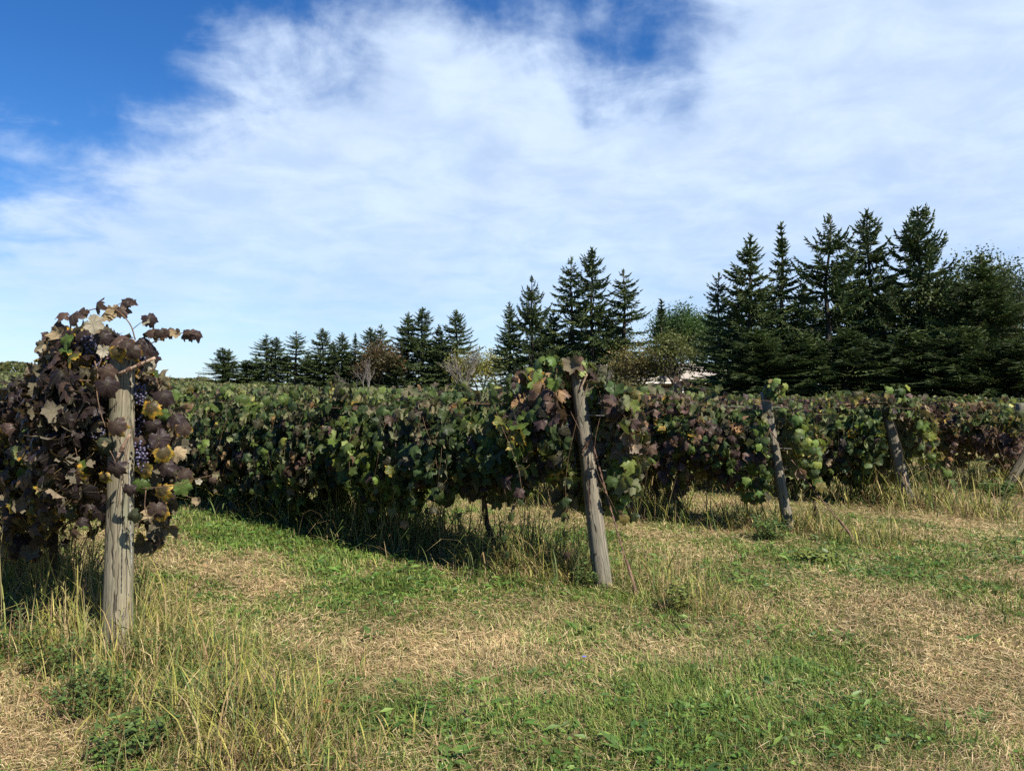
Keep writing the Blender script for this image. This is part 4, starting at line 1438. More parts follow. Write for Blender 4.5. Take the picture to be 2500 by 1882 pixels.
# ---------------------------------------------------------------- first row: the purple vine round the nearest post
def near_extra(origin, rng):
    """leaves seen one by one around and above the nearest post: (crop x, crop y, depth, size, tip dir x, tip dir z, tilt x, tilt up, palette index, variant)"""
    L = [  # arching shoot above the post
        (860, 150, 4.62, .10, .9, .0, .2, .6, 0, 2), (905, 175, 4.62, .07, 1, -.2, .2, .7, 3, 4), (640, 185, 4.58, .15, -.6, -.5, .0, .9, 3, 1), (700, 255, 4.60, .13, -.3, -.9, -.2, .2, 6, 4),
        (765, 235, 4.62, .12, .2, -1, .3, .1, 6, 0), (830, 225, 4.60, .11, .5, -.8, .3, .3, 3, 2), (470, 265, 4.55, .15, -.5, -.7, -.2, .8, 2, 1), (415, 240, 4.60, .10, -.9, .1, -.2, .9, 3, 3),
        (655, 315, 4.52, .15, .8, -.4, .0, .5, 7, 0), (350, 330, 4.62, .13, -.6, -.9, -.6, .2, 2, 2), (390, 390, 4.58, .12, -.2, -1, -.2, .3, 6, 3), (310, 400, 4.60, .10, -.6, -.8, -.4, .3, 3, 5),
        (560, 240, 4.60, .09, -.4, -.8, 0, .5, 3, 0), (1020, 285, 4.55, .115, .3, -.6, .5, .1, 0, 1), (985, 300, 4.54, .075, -.1, -.8, -.3, .0, 7, 0),
        # shoot reaching right
        (975, 370, 4.56, .05, -1, .1, 0, .5, 0, 5), (1045, 370, 4.56, .10, .5, -.7, .2, .6, 3, 3), (1095, 378, 4.55, .10, .3, -.9, .2, .4, 2, 1), (1145, 375, 4.55, .09, .3, -.9, .1, .5, 3, 2), (1188, 378, 4.55, .08, .1, -1, .2, .3, 6, 5),
        (1240, 385, 4.55, .10, -.2, -1, -.3, .2, 0, 2), (1290, 378, 4.54, .10, .2, -1, .3, .3, 3, 1), (1335, 385, 4.54, .09, .5, -.8, .5, .2, 0, 3),
        # crown of the post
        (700, 400, 4.56, .13, .6, -.7, .1, .6, 0, 1), (810, 410, 4.55, .14, .9, -.2, .1, .8, 3, 3), (880, 430, 4.53, .13, .8, -.3, .2, .8, 2, 1), (960, 430, 4.56, .11, .8, -.5, .4, .6, 0, 3), (1010, 480, 4.56, .12, .5, -.8, .4, .4, 0, 2),
        (790, 510, 4.52, .13, .2, -.9, .0, .5, 4, 3), (900, 510, 4.50, .13, .3, -.8, .1, .6, 2, 1), (700, 500, 4.55, .10, -.2, -.9, 0, .3, 7, 0), (1030, 560, 4.58, .12, .4, -.9, .5, .2, 0, 4), (1010, 590, 4.56, .09, .1, -1, .2, .0, 7, 4),
        (560, 400, 4.60, .12, .2, -.8, 0, .4, 0, 0), (440, 430, 4.58, .13, -.2, -.8, -.2, .6, 5, 0), (290, 475, 4.60, .10, -.7, -.5, -.3, .3, 7, 4), (340, 500, 4.58, .14, .1, -1, -.2, .1, 6, 0),
        (240, 615, 4.66, .13, -.8, -.5, -.3, .7, 2, 3), (310, 560, 4.64, .13, -.4, -.8, -.3, .6, 0, 1), (420, 560, 4.60, .14, .2, -.8, -.1, .4, 2, 2), (345, 670, 4.60, .15, .0, -1, -.1, .5, 3, 1),
        (140, 770, 4.72, .16, -.2, -1, -.3, .3, 3, 1), (150, 840, 4.70, .13, .1, -1, -.1, .1, 2, 3), (240, 770, 4.62, .15, .2, -1, .1, .4, 2, 0), (350, 800, 4.56, .20, -.6, -.7, -.3, .5, 0, 1),
        (480, 690, 4.50, .15, -.5, -.9, -.6, .1, 0, 5), (560, 760, 4.52, .14, .9, -.3, .1, .7, 3, 2), (740, 740, 4.46, .17, .5, -.9, .1, .5, 0, 1), (540, 920, 4.44, .17, .0, -1, .1, .6, 2, 1), (640, 640, 4.50, .10, -.2, -.6, 0, .5, 3, 3),
        (740, 640, 4.48, .13, .4, -.6, .1, .7, 3, 2), (790, 1010, 4.44, .15, .5, -.8, .2, .6, 2, 1), (640, 1130, 4.46, .17, -.5, -.8, -.3, .5, 1, 5), (780, 1300, 4.42, .14, .0, -1, .1, .5, 0, 1), (725, 1120, 4.46, .05, .8, -.3, .2, .5, 6, 3),
        # right of the post
        (1020, 890, 4.46, .15, .1, -1, .2, .5, 4, 1), (1110, 815, 4.50, .16, .3, -.9, .3, .4, 0, 3), (960, 830, 4.52, .11, -.3, -.8, 0, .4, 1, 1), (1180, 790, 4.56, .10, .4, -.6, .3, .6, 5, 0), (1110, 930, 4.52, .10, .3, -.9, .3, .3, 5, 2),
        (1200, 960, 4.56, .13, .5, -.8, .5, .2, 0, 2), (1260, 1030, 4.56, .13, .4, -.9, .5, .3, 2, 2), (1090, 1100, 4.44, .16, .5, -.7, .2, .6, 0, 0), (1040, 1010, 4.48, .13, .2, -.9, .2, .5, 0, 3), (950, 1110, 4.50, .10, .3, -.9, .2, .4, 3, 1),
        (1120, 1200, 4.44, .15, .4, -.9, .3, .5, 4, 1), (970, 1310, 4.42, .15, -.2, -.9, .1, .5, 4, 0), (1220, 1190, 4.52, .13, .7, -.5, .4, .3, 6, 4), (1130, 1290, 4.46, .14, .5, -.8, .3, .5, 0, 2), (1090, 1460, 4.40, .15, .0, -1, .1, .4, 4, 1),
        (1270, 1330, 4.50, .12, .7, -.6, .3, .6, 2, 3), (1245, 1430, 4.46, .14, .3, -.9, .2, .4, 5, 0), (960, 1410, 4.42, .13, .2, -.9, .1, .5, 5, 3), (1070, 1575, 4.40, .15, .2, -.9, .2, .4, 2, 1), (1020, 1590, 4.42, .10, -.5, -.8, 0, .3, 6, 3), (1110, 1600, 4.42, .11, .3, -1, .4, .2, 4, 5),
        (1440, 1370, 4.48, .06, .1, -1, .2, .3, 3, 1), (1350, 1378, 4.48, .05, .3, -.8, .1, .4, 7, 0), (1340, 1510, 4.46, .07, .1, -1, .2, .2, 6, 5), (870, 1440, 4.44, .10, -.1, -1, 0, .4, 0, 1), (890, 1600, 4.45, .11, -.8, -.4, 0, .4, 1, 5),
        # low left of the post
        (690, 1520, 4.52, .12, .1, -1, .1, .1, 0, 0), (580, 1490, 4.48, .15, -.1, -1, 0, .4, 1, 1), (540, 1290, 4.50, .14, -.1, -1, 0, .3, 5, 0), (460, 1240, 4.52, .14, .1, -1, .1, .0, 6, 0), (500, 1500, 4.50, .12, .1, -1, 0, .3, 1, 2), (700, 1360, 4.50, .10, -.1, -1, 0, .4, 4, 3),
        (440, 1410, 4.54, .13, 0, -1, .1, .0, 6, 0), (180, 1070, 4.62, .13, -.3, -.9, -.1, .4, 5, 0), (340, 1040, 4.52, .14, -.6, -.7, -.2, .6, 3, 4), (290, 1200, 4.56, .10, -.2, -1, 0, .1, 7, 4), (350, 1140, 4.54, .10, .3, -.8, 0, .4, 1, 0),
        (180, 950, 4.60, .12, -.9, -.4, -.2, .7, 3, 5), (370, 960, 4.50, .10, -.8, -.5, -.2, .6, 3, 5), (560, 1640, 4.46, .09, .8, -.3, .1, .6, 0, 3), (460, 1600, 4.50, .11, 0, -1, -.1, .3, 1, 3), (690, 1600, 4.5, .13, 0, -1, .2, .2, 0, 0),
    ]
    K = [((0.024, 0.015, 0.016), 0.0), ((0.032, 0.038, 0.022), 0.1), ((0.038, 0.024, 0.020), 0.45), ((0.056, 0.034, 0.027), 0.0), ((0.050, 0.036, 0.016), 0.72), ((0.060, 0.095, 0.022), 0.25), ((0.13, 0.085, 0.045), 0.0), ((0.16, 0.14, 0.11), 0.0)]
    P, T, N, S, C, V = [], [], [], [], [], []
    for (cx, cyy, dp, sz, tx, tz, nx, nu, pi, vr) in L:
        if cx > 925 and cyy > 620:
            dp += 0.16
        elif cx < 700 and cyy > 450:
            dp += 0.10
        q = np.array(at(cx * .3605, 680 + cyy * .3605, dp + 0.02))
        t = np.array([tx, rng.normal(0, 0.15) - 0.1, tz])
        nn = np.array([nx, -0.9, nu]) + rng.normal(0, 0.12, 3)
        if pi in (6, 7):          # shows its pale felted underside
            nn = -nn * np.array([1, 1, 0.6])
        P.append(q - origin - t / np.linalg.norm(t) * sz * 0.15)
        T.append(t); N.append(nn); S.append(sz * 0.80); V.append(vr)
        C.append(list(np.array(K[pi][0]) * rng.uniform(0.9, 1.5)) + [K[pi][1]])
    return np.array(P), np.array(T), np.array(N), np.array(S), np.array(C), np.array(V)


def crop1(x, y, d):
    return at(x * .3605, 680 + y * .3605, d)


def near_canes(root):
    T = Tubes()
    for path, r in [
        ([(915, 415, 4.60), (885, 320, 4.60), (830, 250, 4.60), (770, 205, 4.60), (690, 200, 4.60), (600, 215, 4.60), (555, 245, 4.6)], 0.0040),
        ([(900, 340, 4.60), (935, 312, 4.57), (968, 288, 4.56)], 0.0022),
        ([(1015, 445, 4.58), (1060, 420, 4.57), (1130, 398, 4.56), (1200, 372, 4.56), (1290, 372, 4.55), (1360, 388, 4.55)], 0.0030),
        ([(770, 205, 4.60), (800, 175, 4.61), (840, 160, 4.62)], 0.0024),
        ([(1015, 440, 4.58), (1005, 400, 4.57), (985, 375, 4.56)], 0.0020),
        ([(640, 560, 4.52), (660, 640, 4.50), (655, 760, 4.48), (680, 900, 4.46), (715, 1005, 4.45)], 0.0042),
        ([(690, 530, 4.52), (670, 590, 4.50), (650, 620, 4.50)], 0.0030),
        ([(510, 690, 4.47), (600, 690, 4.50), (690, 695, 4.55)], 0.0032),
        ([(1020, 1195, 4.44), (1050, 1150, 4.43), (1080, 1110, 4.43)], 0.0028),
        ([(745, 1165, 4.45), (765, 1200, 4.44), (790, 1255, 4.43)], 0.0028),
        ([(960, 1420, 4.46), (1100, 1410, 4.46), (1220, 1390, 4.48), (1330, 1355, 4.49), (1420, 1335, 4.49), (1480, 1305, 4.49)], 0.0030),
        ([(1240, 1460, 4.46), (1290, 1480, 4.46), (1335, 1500, 4.46)], 0.0020),
        ([(990, 1430, 4.44), (985, 1560, 4.43), (1030, 1660, 4.42)], 0.0030),
        ([(500, 1080, 4.52), (515, 1160, 4.50), (530, 1230, 4.50)], 0.0030),
        ([(905, 430, 4.62), (860, 520, 4.68), (700, 620, 4.75), (560, 760, 4.8)], 0.0060),
    ]:
        pts = spline([crop1(*p) - root.location for p in path], 4 * len(path))
        m = len(pts)
        T.add(pts, [r * (1.15 - 0.5 * i / m) for i in range(m)], 6)
    T.build('cane', M_CANE, root)


gA = 'vines of the first row'
near = make_vine(1, 1.2, -0.10, 2.3, 'purple leaved grapevine with blue grapes wrapped round the nearest post', gA, PURPLE, 3100, LEAF_HI, 300, 101,
                 H=lambda s: np.interp(s, [-0.3, 0.0, 0.3, 0.8, 1.2, 1.6, 2.0, 2.6], [1.60, 1.95, 2.16, 2.14, 1.98, 1.78, 1.62, 1.50]),
                 W=lambda s: np.interp(s, [-0.3, 0.0, 0.5, 2.4], [0.28, 0.36, 0.42, 0.42]), B=lambda s: np.interp(s, [-0.2, 0.3, 1.0, 2.4], [0.80, 0.86, 0.88, 0.85]),
                 size=(0.070, 0.135), tumble=0.62, lean=-0.15, shoots=0, up_share=0.0, outline=([-200, 0, 30, 70, 95, 110, 150, 200, 300, 335, 350, 390, 430, 470, 500], [1010, 985, 940, 915, 880, 810, 770, 750, 790, 860, 890, 910, 990, 1090, 1240]), extra=near_extra,
                 clusters=[crop1(600, 420, 4.55), crop1(560, 470, 4.58), crop1(640, 800, 4.55), crop1(640, 930, 4.57), crop1(620, 1000, 4.60), crop1(540, 980, 4.62), crop1(950, 745, 4.62), crop1(975, 1140, 4.54), crop1(985, 520, 4.66),
                           crop1(590, 600, 4.60), crop1(700, 560, 4.60), crop1(930, 960, 4.66), crop1(390, 880, 4.62), crop1(480, 830, 4.62), crop1(580, 1080, 4.62), crop1(660, 430, 4.60)])
near_canes(near)
make_vine(1, 3.1, 2.2, 4.4, 'dark purple and green vine leaving the picture at its left edge', gA, PURPLE, 1500, LEAF_LO, 160, 102,
          H=lambda s: s * 0 + 1.46, size=(0.09, 0.15), shoots=12, palette2=GREEN, pal_fn=lambda s, z, r: r < 0.25)
make_vine(1, 5.1, 4.3, 6.5, 'vine of the nearest row beyond the left edge, seen only in slivers', gA, GREEN, 1300, LEAF_LO, 0, 103, H=lambda s: s * 0 + 1.50, shoots=8)

# ---------------------------------------------------------------- second row
gB = 'vines of the second row'
ORD = ['first', 'second', 'third', 'fourth', 'fifth', 'sixth', 'seventh', 'eighth', 'ninth', 'tenth']
hangB = [([at(1430, 975, 6.46), at(1480, 1010, 6.46), at(1505, 1090, 6.44), at(1508, 1170, 6.40), at(1515, 1240, 6.36)], 84, 0.125),
         ([at(1435, 965, 6.5), at(1485, 1000, 6.5), at(1520, 1030, 6.5), at(1535, 1110, 6.48)], 40, 0.12),
         ([at(1285, 965, 6.62), at(1300, 910, 6.6), at(1345, 897, 6.58), at(1388, 925, 6.52), at(1385, 965, 6.5)], 34, 0.13)]
make_vine(2, 1.2, -0.25, 2.15, 'vine with a leaning dark trunk, purple and green leaves and grapes behind the middle post', gB, GREEN, 2500, LEAF_HI, 300, 201,
          H=lambda s: np.interp(s, [-0.3, 0.0, 0.25, 0.7, 1.2, 2.2], [1.62, 1.86, 1.92, 1.74, 1.66, 1.60]),
          W=lambda s: np.interp(s, [-0.3, 0.1, 0.6, 2.2], [0.22, 0.32, 0.40, 0.44]), B=lambda s: np.interp(s, [-0.2, 0.6, 1.2, 2.2], [0.80, 0.86, 0.94, 0.72]),
          size=(0.095, 0.178), lean=0.55, shoots=17, hang=hangB, palette2=MIXED, pal_fn=lambda s, z, r: r < np.clip(1.0 - 0.6 * s, 0.10, 0.70),
          clusters=[at(1330, 1015, 6.40), at(1345, 1040, 6.42), at(1385, 1030, 6.36), at(1390, 1060, 6.36), at(1245, 1040, 6.6), at(1255, 1060, 6.62), at(1300, 1000, 6.5), at(1392, 1120, 6.36)])
make_vine(2, 3.1, 2.05, 4.1, 'second vine behind the middle post, leafy green with a slanting trunk', gB, GREEN, 2500, LEAF_HI, 300, 202, lean=0.35, shoots=17, size=(0.095, 0.178),
          B=lambda s: np.interp(s, [2.0, 3.0, 4.1], [0.70, 0.64, 0.58]), palette2=MIXED, pal_fn=lambda s, z, r: r < 0.12)
make_vine(2, 5.1, 4.0, 6.1, 'third vine behind the middle post, glossy green leaves in deep shade', gB, GREEN, 2500, LEAF_HI, 300, 203, shoots=17, size=(0.095, 0.178), B=lambda s: s * 0 + 0.50)
make_vine(2, 7.1, 6.0, 8.1, 'fourth vine behind the middle post, yellowish green with pale leaf backs', gB, GREEN, 2400, LEAF_HI, 300, 204, shoots=15, size=(0.095, 0.178), B=lambda s: s * 0 + 0.52, palette2=MIXED, pal_fn=lambda s, z, r: r < 0.12)
make_vine(2, 9.1, 8.0, 10.1, 'fifth vine behind the middle post, small yellow green leaves', gB, GREEN, 2400, LEAF_LO, 220, 205, shoots=11, palette2=OLIVE, pal_fn=lambda s, z, r: r < 0.4)

# ---------------------------------------------------------------- third, fourth and fifth row: first vines
gC, gD, gE = 'vines of the third row', 'vines of the fourth row', 'vines of the fifth row'
hangC = [([at(1872, 950, 8.80), at(1915, 975, 8.65), at(1945, 1040, 8.5), at(1975, 1100, 8.42), at(1995, 1180, 8.35)], 80, 0.115),
         ([at(1868, 955, 8.82), at(1880, 945, 8.8), at(1900, 950, 8.75)], 10, 0.11),
         ([at(1840, 1110, 8.7), at(1825, 1150, 8.6), at(1810, 1190, 8.55), at(1860, 1210, 8.5)], 30, 0.11)]
make_vine(3, 1.3, -0.25, 2.3, 'vine with forked dark trunk and mauve leaves behind the thin third post', gC, MAUVE, 2500, LEAF_LO, 300, 301, lean=0.60, double=True, shoots=11, hang=hangC,
          H=lambda s: np.interp(s, [-0.3, 0.1, 0.8, 1.6, 2.3], [1.50, 1.55, 1.52, 1.72, 1.52]), B=lambda s: np.interp(s, [-0.2, 1.0, 2.3], [0.66, 0.74, 0.66]),
          palette2=GREEN, pal_fn=lambda s, z, r: r < np.clip(0.85 - 0.5 * s, 0.18, 0.8),
          clusters=[at(1610, 1000, 9.6), at(1560, 1010, 9.8), at(1700, 1010, 9.2), at(1780, 1030, 9.0)])
make_vine(3, 3.3, 2.2, 4.3, 'second vine of the third row, brownish mauve, seen right of the middle post', gC, MAUVE, 2500, LEAF_LO, 240, 302, shoots=10, palette2=MIXED, pal_fn=lambda s, z, r: r < 0.35,
          H=lambda s: s * 0 + 1.50)
hangD = [([at(2172, 985, 10.6), at(2230, 1010, 10.4), at(2255, 1070, 10.3), at(2285, 1130, 10.2), at(2320, 1175, 10.1)], 84, 0.115),
         ([at(2150, 970, 10.6), at(2170, 955, 10.55), at(2200, 965, 10.5), at(2215, 1010, 10.4)], 30, 0.12)]
make_vine(4, 0.56, -0.25, 2.0, 'green and ochre vine with a curved trunk covering the fourth post', gD, MIXED, 2500, LEAF_LO, 300, 401, lean=0.3, shoots=11, hang=hangD,
          H=lambda s: np.interp(s, [-0.3, 0.2, 1.0, 2.0], [1.50, 1.56, 1.50, 1.52]), W=lambda s: np.interp(s, [-0.3, 0.3, 2.0], [0.28, 0.36, 0.40]), palette2=GREEN, pal_fn=lambda s, z, r: r < np.clip(0.95 - 0.4 * s, 0.3, 0.8))
make_vine(4, 2.6, 1.9, 4.0, 'second vine of the fourth row, mixed green and brown, right of the third post', gD, MIXED, 2400, LEAF_LO, 220, 402, shoots=10, H=lambda s: s * 0 + 1.52)
make_vine(5, 1.0, -0.5, 2.0, 'grey mauve vine with purple grapes behind the slanting brace post', gE, MAUVE, 2500, LEAF_LO, 300, 501, shoots=10,
          H=lambda s: np.interp(s, [-0.5, 0.5, 1.0, 2.0], [1.42, 1.52, 1.50, 1.42]), B=lambda s: s * 0 + 0.62,
          clusters=[at(2310, 1070, 12.9), at(2320, 1090, 12.8), at(2350, 1050, 12.7), at(2420, 1095, 12.2)])
make_vine(5, 3.0, 1.9, 4.0, 'second vine of the fifth row, mauve brown, between fourth post and brace', gE, MAUVE, 2400, LEAF_LO, 200, 502, shoots=10, H=lambda s: s * 0 + 1.42, B=lambda s: s * 0 + 0.62)

# ---------------------------------------------------------------- vines farther along these rows: copies of four far vines
def far_proto(seed, palette, palette2, share):
    rng = np.random.default_rng(seed)
    s, w, z, nw, nzv, dep = canopy(rng, -1.05, 1.05, 1700, lambda s: s * 0 + 1.53, lambda s: s * 0 + 0.40, lambda s: s * 0 + 0.60, seed)
    P = to_world(s, w, z)
    n = len(P)
    k = 70
    ss = rng.uniform(-1, 1, k)
    up = to_world(ss, rng.normal(0, 0.2, k), 1.42 + rng.random(k) ** 2 * 0.22)
    P = np.concatenate([P, up])
    nw = np.concatenate([nw, np.zeros(k)]); nzv = np.concatenate([nzv, np.ones(k)])
    n += k
    N = nw[:, None] * ROW_N + nzv[:, None] * np.array([0, 0, 1.0]) + rng.normal(0, 0.40, (n, 3))
    T = np.array([0, 0, -1.0]) + nw[:, None] * ROW_N * 0.35 + rng.normal(0, 0.45, (n, 3))
    col = pick_colors(palette, n, rng, P, seed)
    alt = pick_colors(palette2, n, rng, P, seed + 5)
    sw = rng.random(n) < share
    col[sw] = alt[sw]
    v, f, c, u = leaf_mass(LEAF_LO, P, T, N, rng.uniform(0.10, 0.155, n), rng.integers(0, 12, n), col)
    fol = mesh_from('foliage', v, f.ravel(), np.full(len(f), 3), M_LEAF_MASS, True, c, u)
    Tb = Tubes()
    pts = [ROW_U * (0.35 * t + 0.05 * math.sin(t * 6)) + ROW_N * 0.05 * math.sin(t * 5 + seed) + np.array([0, 0, -0.08 + 1.45 * t]) for t in np.linspace(0, 1, 7)]
    Tb.add(spline(pts, 14), [0.030 - 0.0010 * i for i in range(14)], 7)
    tr = mesh_from('trunk', np.array(Tb.v), Tb.f, Tb.c, M_BARK, True)
    return fol, tr


PROTO = [far_proto(61, GREEN, OLIVE, 0.4), far_proto(62, GREEN, MIXED, 0.2), far_proto(63, OLIVE, GREEN, 0.5), far_proto(64, MIXED, OLIVE, 0.6)]


def far_vine(row, t, kind, label, group):
    bx, by = np.array(POSTS[row]) + ROW_U[:2] * t
    root = empty('grapevine', (bx, by, gz(bx, by)))
    f = put('foliage', PROTO[kind][0], root)
    f["kind"] = 'stuff'
    put('trunk', PROTO[kind][1], root)
    s = 0.97 + 0.07 * ((t * 7.3 + row * 3.1) % 1.0)
    root.scale = (1, 1, s)
    tag(root, label, 'grapevine', group)


for i, t in enumerate(np.arange(11.1, 25.0, 2.0)):
    lab = '%s vine along the second row, a far green hump left of centre' % ORD[5 + i] if i < 4 else 'far vine of the second row behind the purple vine and post'
    far_vine(2, t, i % 3, lab, gB if i < 4 else 'vines hidden far along the second row')
for row, t0, t1, nm in ((3, 5.3, 42.0, 'third'), (4, 4.6, 52.0, 'fourth'), (5, 5.0, 64.0, 'fifth')):
    for i, t in enumerate(np.arange(t0, t1, 2.0)):
        if i < 2:
            lab, grp = '%s vine of the %s row, its crest above the row in front' % (ORD[2 + i], nm), 'vines of the %s row' % nm
        else:
            lab, grp = 'vine far along the %s row, only its leafy crest showing' % nm, 'vine crests far along the %s row' % nm
        far_vine(row, t, int((i * 7 + row * 3) % 4), lab, grp)

# ---------------------------------------------------------------- rows beyond: long hedges, then one far mass
def row_leaves(D, rng, per_m, az_hi, az_lo, size, palette, max_d=150.0):
    """leaves along a whole row at distance D from the camera line, between two viewing azimuths"""
    a0 = math.degrees(math.atan2(ROW_N[0], ROW_N[1]))
    s_hi = -math.tan(R(a0 - az_hi)) * D * -1
    s_lo = min(math.tan(R(min(a0 - az_lo, 79.0))) * D, max_d)
    n = int((s_lo - s_hi) * per_m)
    s, w, z, nw, nzv, dep = canopy(rng, s_hi, s_lo, n, lambda s: s * 0 + 1.53, lambda s: s * 0 + 0.42, lambda s: s * 0 + 0.85, int(D * 10))
    P = to_world(s, w + D, z)
    P[:, 2] += ground_z(P[:, 0], P[:, 1]) + 0.34 * (fbm(s * 0.45, s * 0, int(D)) - 0.5)
    N = nw[:, None] * ROW_N + nzv[:, None] * np.array([0, 0, 1.0]) + rng.normal(0, 0.40, (n, 3))
    T = np.array([0, 0, -1.0]) + nw[:, None] * ROW_N * 0.35 + rng.normal(0, 0.45, (n, 3))
    col = pick_colors(palette, n, rng)
    col[:, :3] *= (0.35 + 1.1 * fbm(s * 0.6, w * 2.0, int(D) + 3))[:, None]
    return P, T, N, rng.uniform(size * 0.8, size * 1.25, n), rng.integers(0, 12, n), col


names = ['sixth', 'seventh', 'eighth', 'ninth']
D5 = float(np.dot(np.array(POSTS[5]), ROW_N[:2]))
for k in range(4):
    rng = np.random.default_rng(700 + k)
    D = D5 + 3.0 * (k + 1)
    P, T, N, S, V_, Cc = row_leaves(D, rng, 260 - 30 * k, 40.0, -36.0, 0.15 + 0.01 * k, OLIVE if k else MIXED)
    c0 = P.mean(0) * np.array([1, 1, 0])
    v, f, c, u = leaf_mass(LEAF_FAR, P - c0, T, N, S, V_, Cc)
    root = empty('vine_row', c0)
    fo = put('foliage', mesh_from('foliage', v, f.ravel(), np.full(len(f), 3), M_LEAF_FAR, True, c, u), root)
    fo["kind"] = 'stuff'
    Tb = Tubes()
    a = -D * math.tan(R(3.0))
    for s in np.arange(a, a + 30, 2.0):
        b = ROW_U * s + ROW_N * D
        g = gz(b[0], b[1])
        Tb.add([b - c0 + np.array([0, 0, g - 0.1]), b - c0 + ROW_U * 0.2 + np.array([0, 0, g + 0.7]), b - c0 + ROW_U * 0.35 + np.array([0, 0, g + 1.35])], [0.03, 0.026, 0.02], 5)
    Tb.build('trunks', M_BARK, root)["kind"] = 'stuff'
    tag(root, 'continuous green crest of the %s vine row beyond the fifth row' % names[k], 'vine row', 'vine rows beyond the fifth row')

rng = np.random.default_rng(800)
parts = []
D = D5 + 15.0
while D < 62:
    parts.append(row_leaves(D, rng, 120 if D < 35 else 70, 40.0, -36.0, 0.20 if D < 35 else 0.26, OLIVE, 160.0))
    D += 3.0
P, T, N, S, V_, Cc = [np.concatenate([p[i] for p in parts]) for i in range(6)]
dd = np.hypot(P[:, 0], P[:, 1])
# stop before the windbreak and the barn
lim = np.interp(np.degrees(np.arctan2(P[:, 0], P[:, 1])), [-36, -20, -6, 0, 8, 14, 40], [128, 108, 92, 62, 52, 44, 40])
keep = dd < lim
v, f, c, u = leaf_mass(LEAF_FAR, P[keep], T[keep], N[keep], S[keep], V_[keep], Cc[keep])
o = put('far_vineyard', mesh_from('far_vineyard', v, f.ravel(), np.full(len(f), 3), M_LEAF_FAR, True, c, u))
tag(o, 'far vineyard rows merging into one green mass before the trees', 'vineyard', kind='stuff')

# trellis wires of the near rows
for row, t1, nm in ((1, 8.0, 'first'), (2, 26.0, 'second'), (3, 30.0, 'third')):
    top = {1: 1.62, 2: 1.40, 3: 1.42}[row]
    b = np.array([POSTS[row][0], POSTS[row][1], 0.0])
    root = empty('trellis_wire', tuple(b))
    for k, zz in enumerate((top, 0.95)):
        Tb = Tubes()
        Tb.add([ROW_U * (-0.02 + (t1 + 0.02) * i / 12) + np.array([0, 0, zz - 0.012 * (i % 2)]) for i in range(13)], 0.0020, 5)
        Tb.build('strand', M_WIRE, root)
    tag(root, 'pair of thin trellis wires strung through the %s vine row' % nm, 'wire')
# ------------------------------------------------------------------ grass
def to_px(x, y, z=0.0):
    return 1250 + FPX * x / y, HORIZON - FPX * (z - EYE) / y


PATCH = [  # px, py, half width px, half height px, how green (+) or straw-like (-)
    (660, 1320, 190, 45, 0.75), (520, 1285, 70, 25, 0.5), (800, 1370, 110, 30, 0.5), (520, 1390, 150, 40, -0.7), (660, 1440, 130, 35, -0.55), (430, 1480, 130, 40, 0.3),
    (920, 1450, 190, 45, 0.45), (1120, 1600, 190, 45, -0.55), (1000, 1560, 120, 30, -0.35), (900, 1740, 260, 80, 0.32), (1250, 1780, 380, 90, 0.22), (1650, 1760, 300, 90, 0.30), (1950, 1610, 140, 35, 0.45),
    (1850, 1680, 200, 60, 0.25), (1500, 1640, 200, 40, 0.2), (2330, 1700, 230, 130, -0.65), (2440, 1600, 140, 60, -0.45), (2100, 1500, 260, 60, -0.30), (2200, 1420, 200, 40, 0.1), (2080, 1330, 120, 30, 0.2), (1700, 1350, 200, 40, -0.05),
    (2350, 1270, 220, 40, -0.35), (60, 1800, 170, 90, -0.9), (1600, 1300, 120, 25, -0.3), (2330, 1830, 120, 40, 0.2), (1960, 1840, 120, 50, 0.25), (1420, 1840, 100, 40, -0.2), (1800, 1560, 160, 40, -0.2), (760, 1560, 200, 50, -0.2),
]


def greenness(x, y):
    px, py = to_px(x, y)
    g = 0.50 + 1.15 * (fbm(x * 1.1 + 3, y * 1.1, 12, 4) - 0.5) + 0.85 * (fbm(x * 4.0, y * 4.0, 19, 3) - 0.5)
    for cx, cyy, rx, ry, a in PATCH:
        g = g + a * 0.95 * np.exp(-(((px - cx) / rx) ** 2 + ((py - cyy) / ry) ** 2))
    return np.clip(g, 0.03, 0.97)


def row_coords(x, y):
    p = np.stack([x, y], 1)
    s_best = np.full(len(x), 1e3)
    w_best = np.full(len(x), 1e3)
    for k, (bx, by) in POSTS.items():
        d = p - np.array([bx, by])
        s = d @ ROW_U[:2]
        w = d @ ROW_N[:2]
        m = (np.abs(w) < np.abs(w_best)) & (s > -1.6)
        s_best[m] = s[m]
        w_best[m] = w[m]
    return s_best, w_best


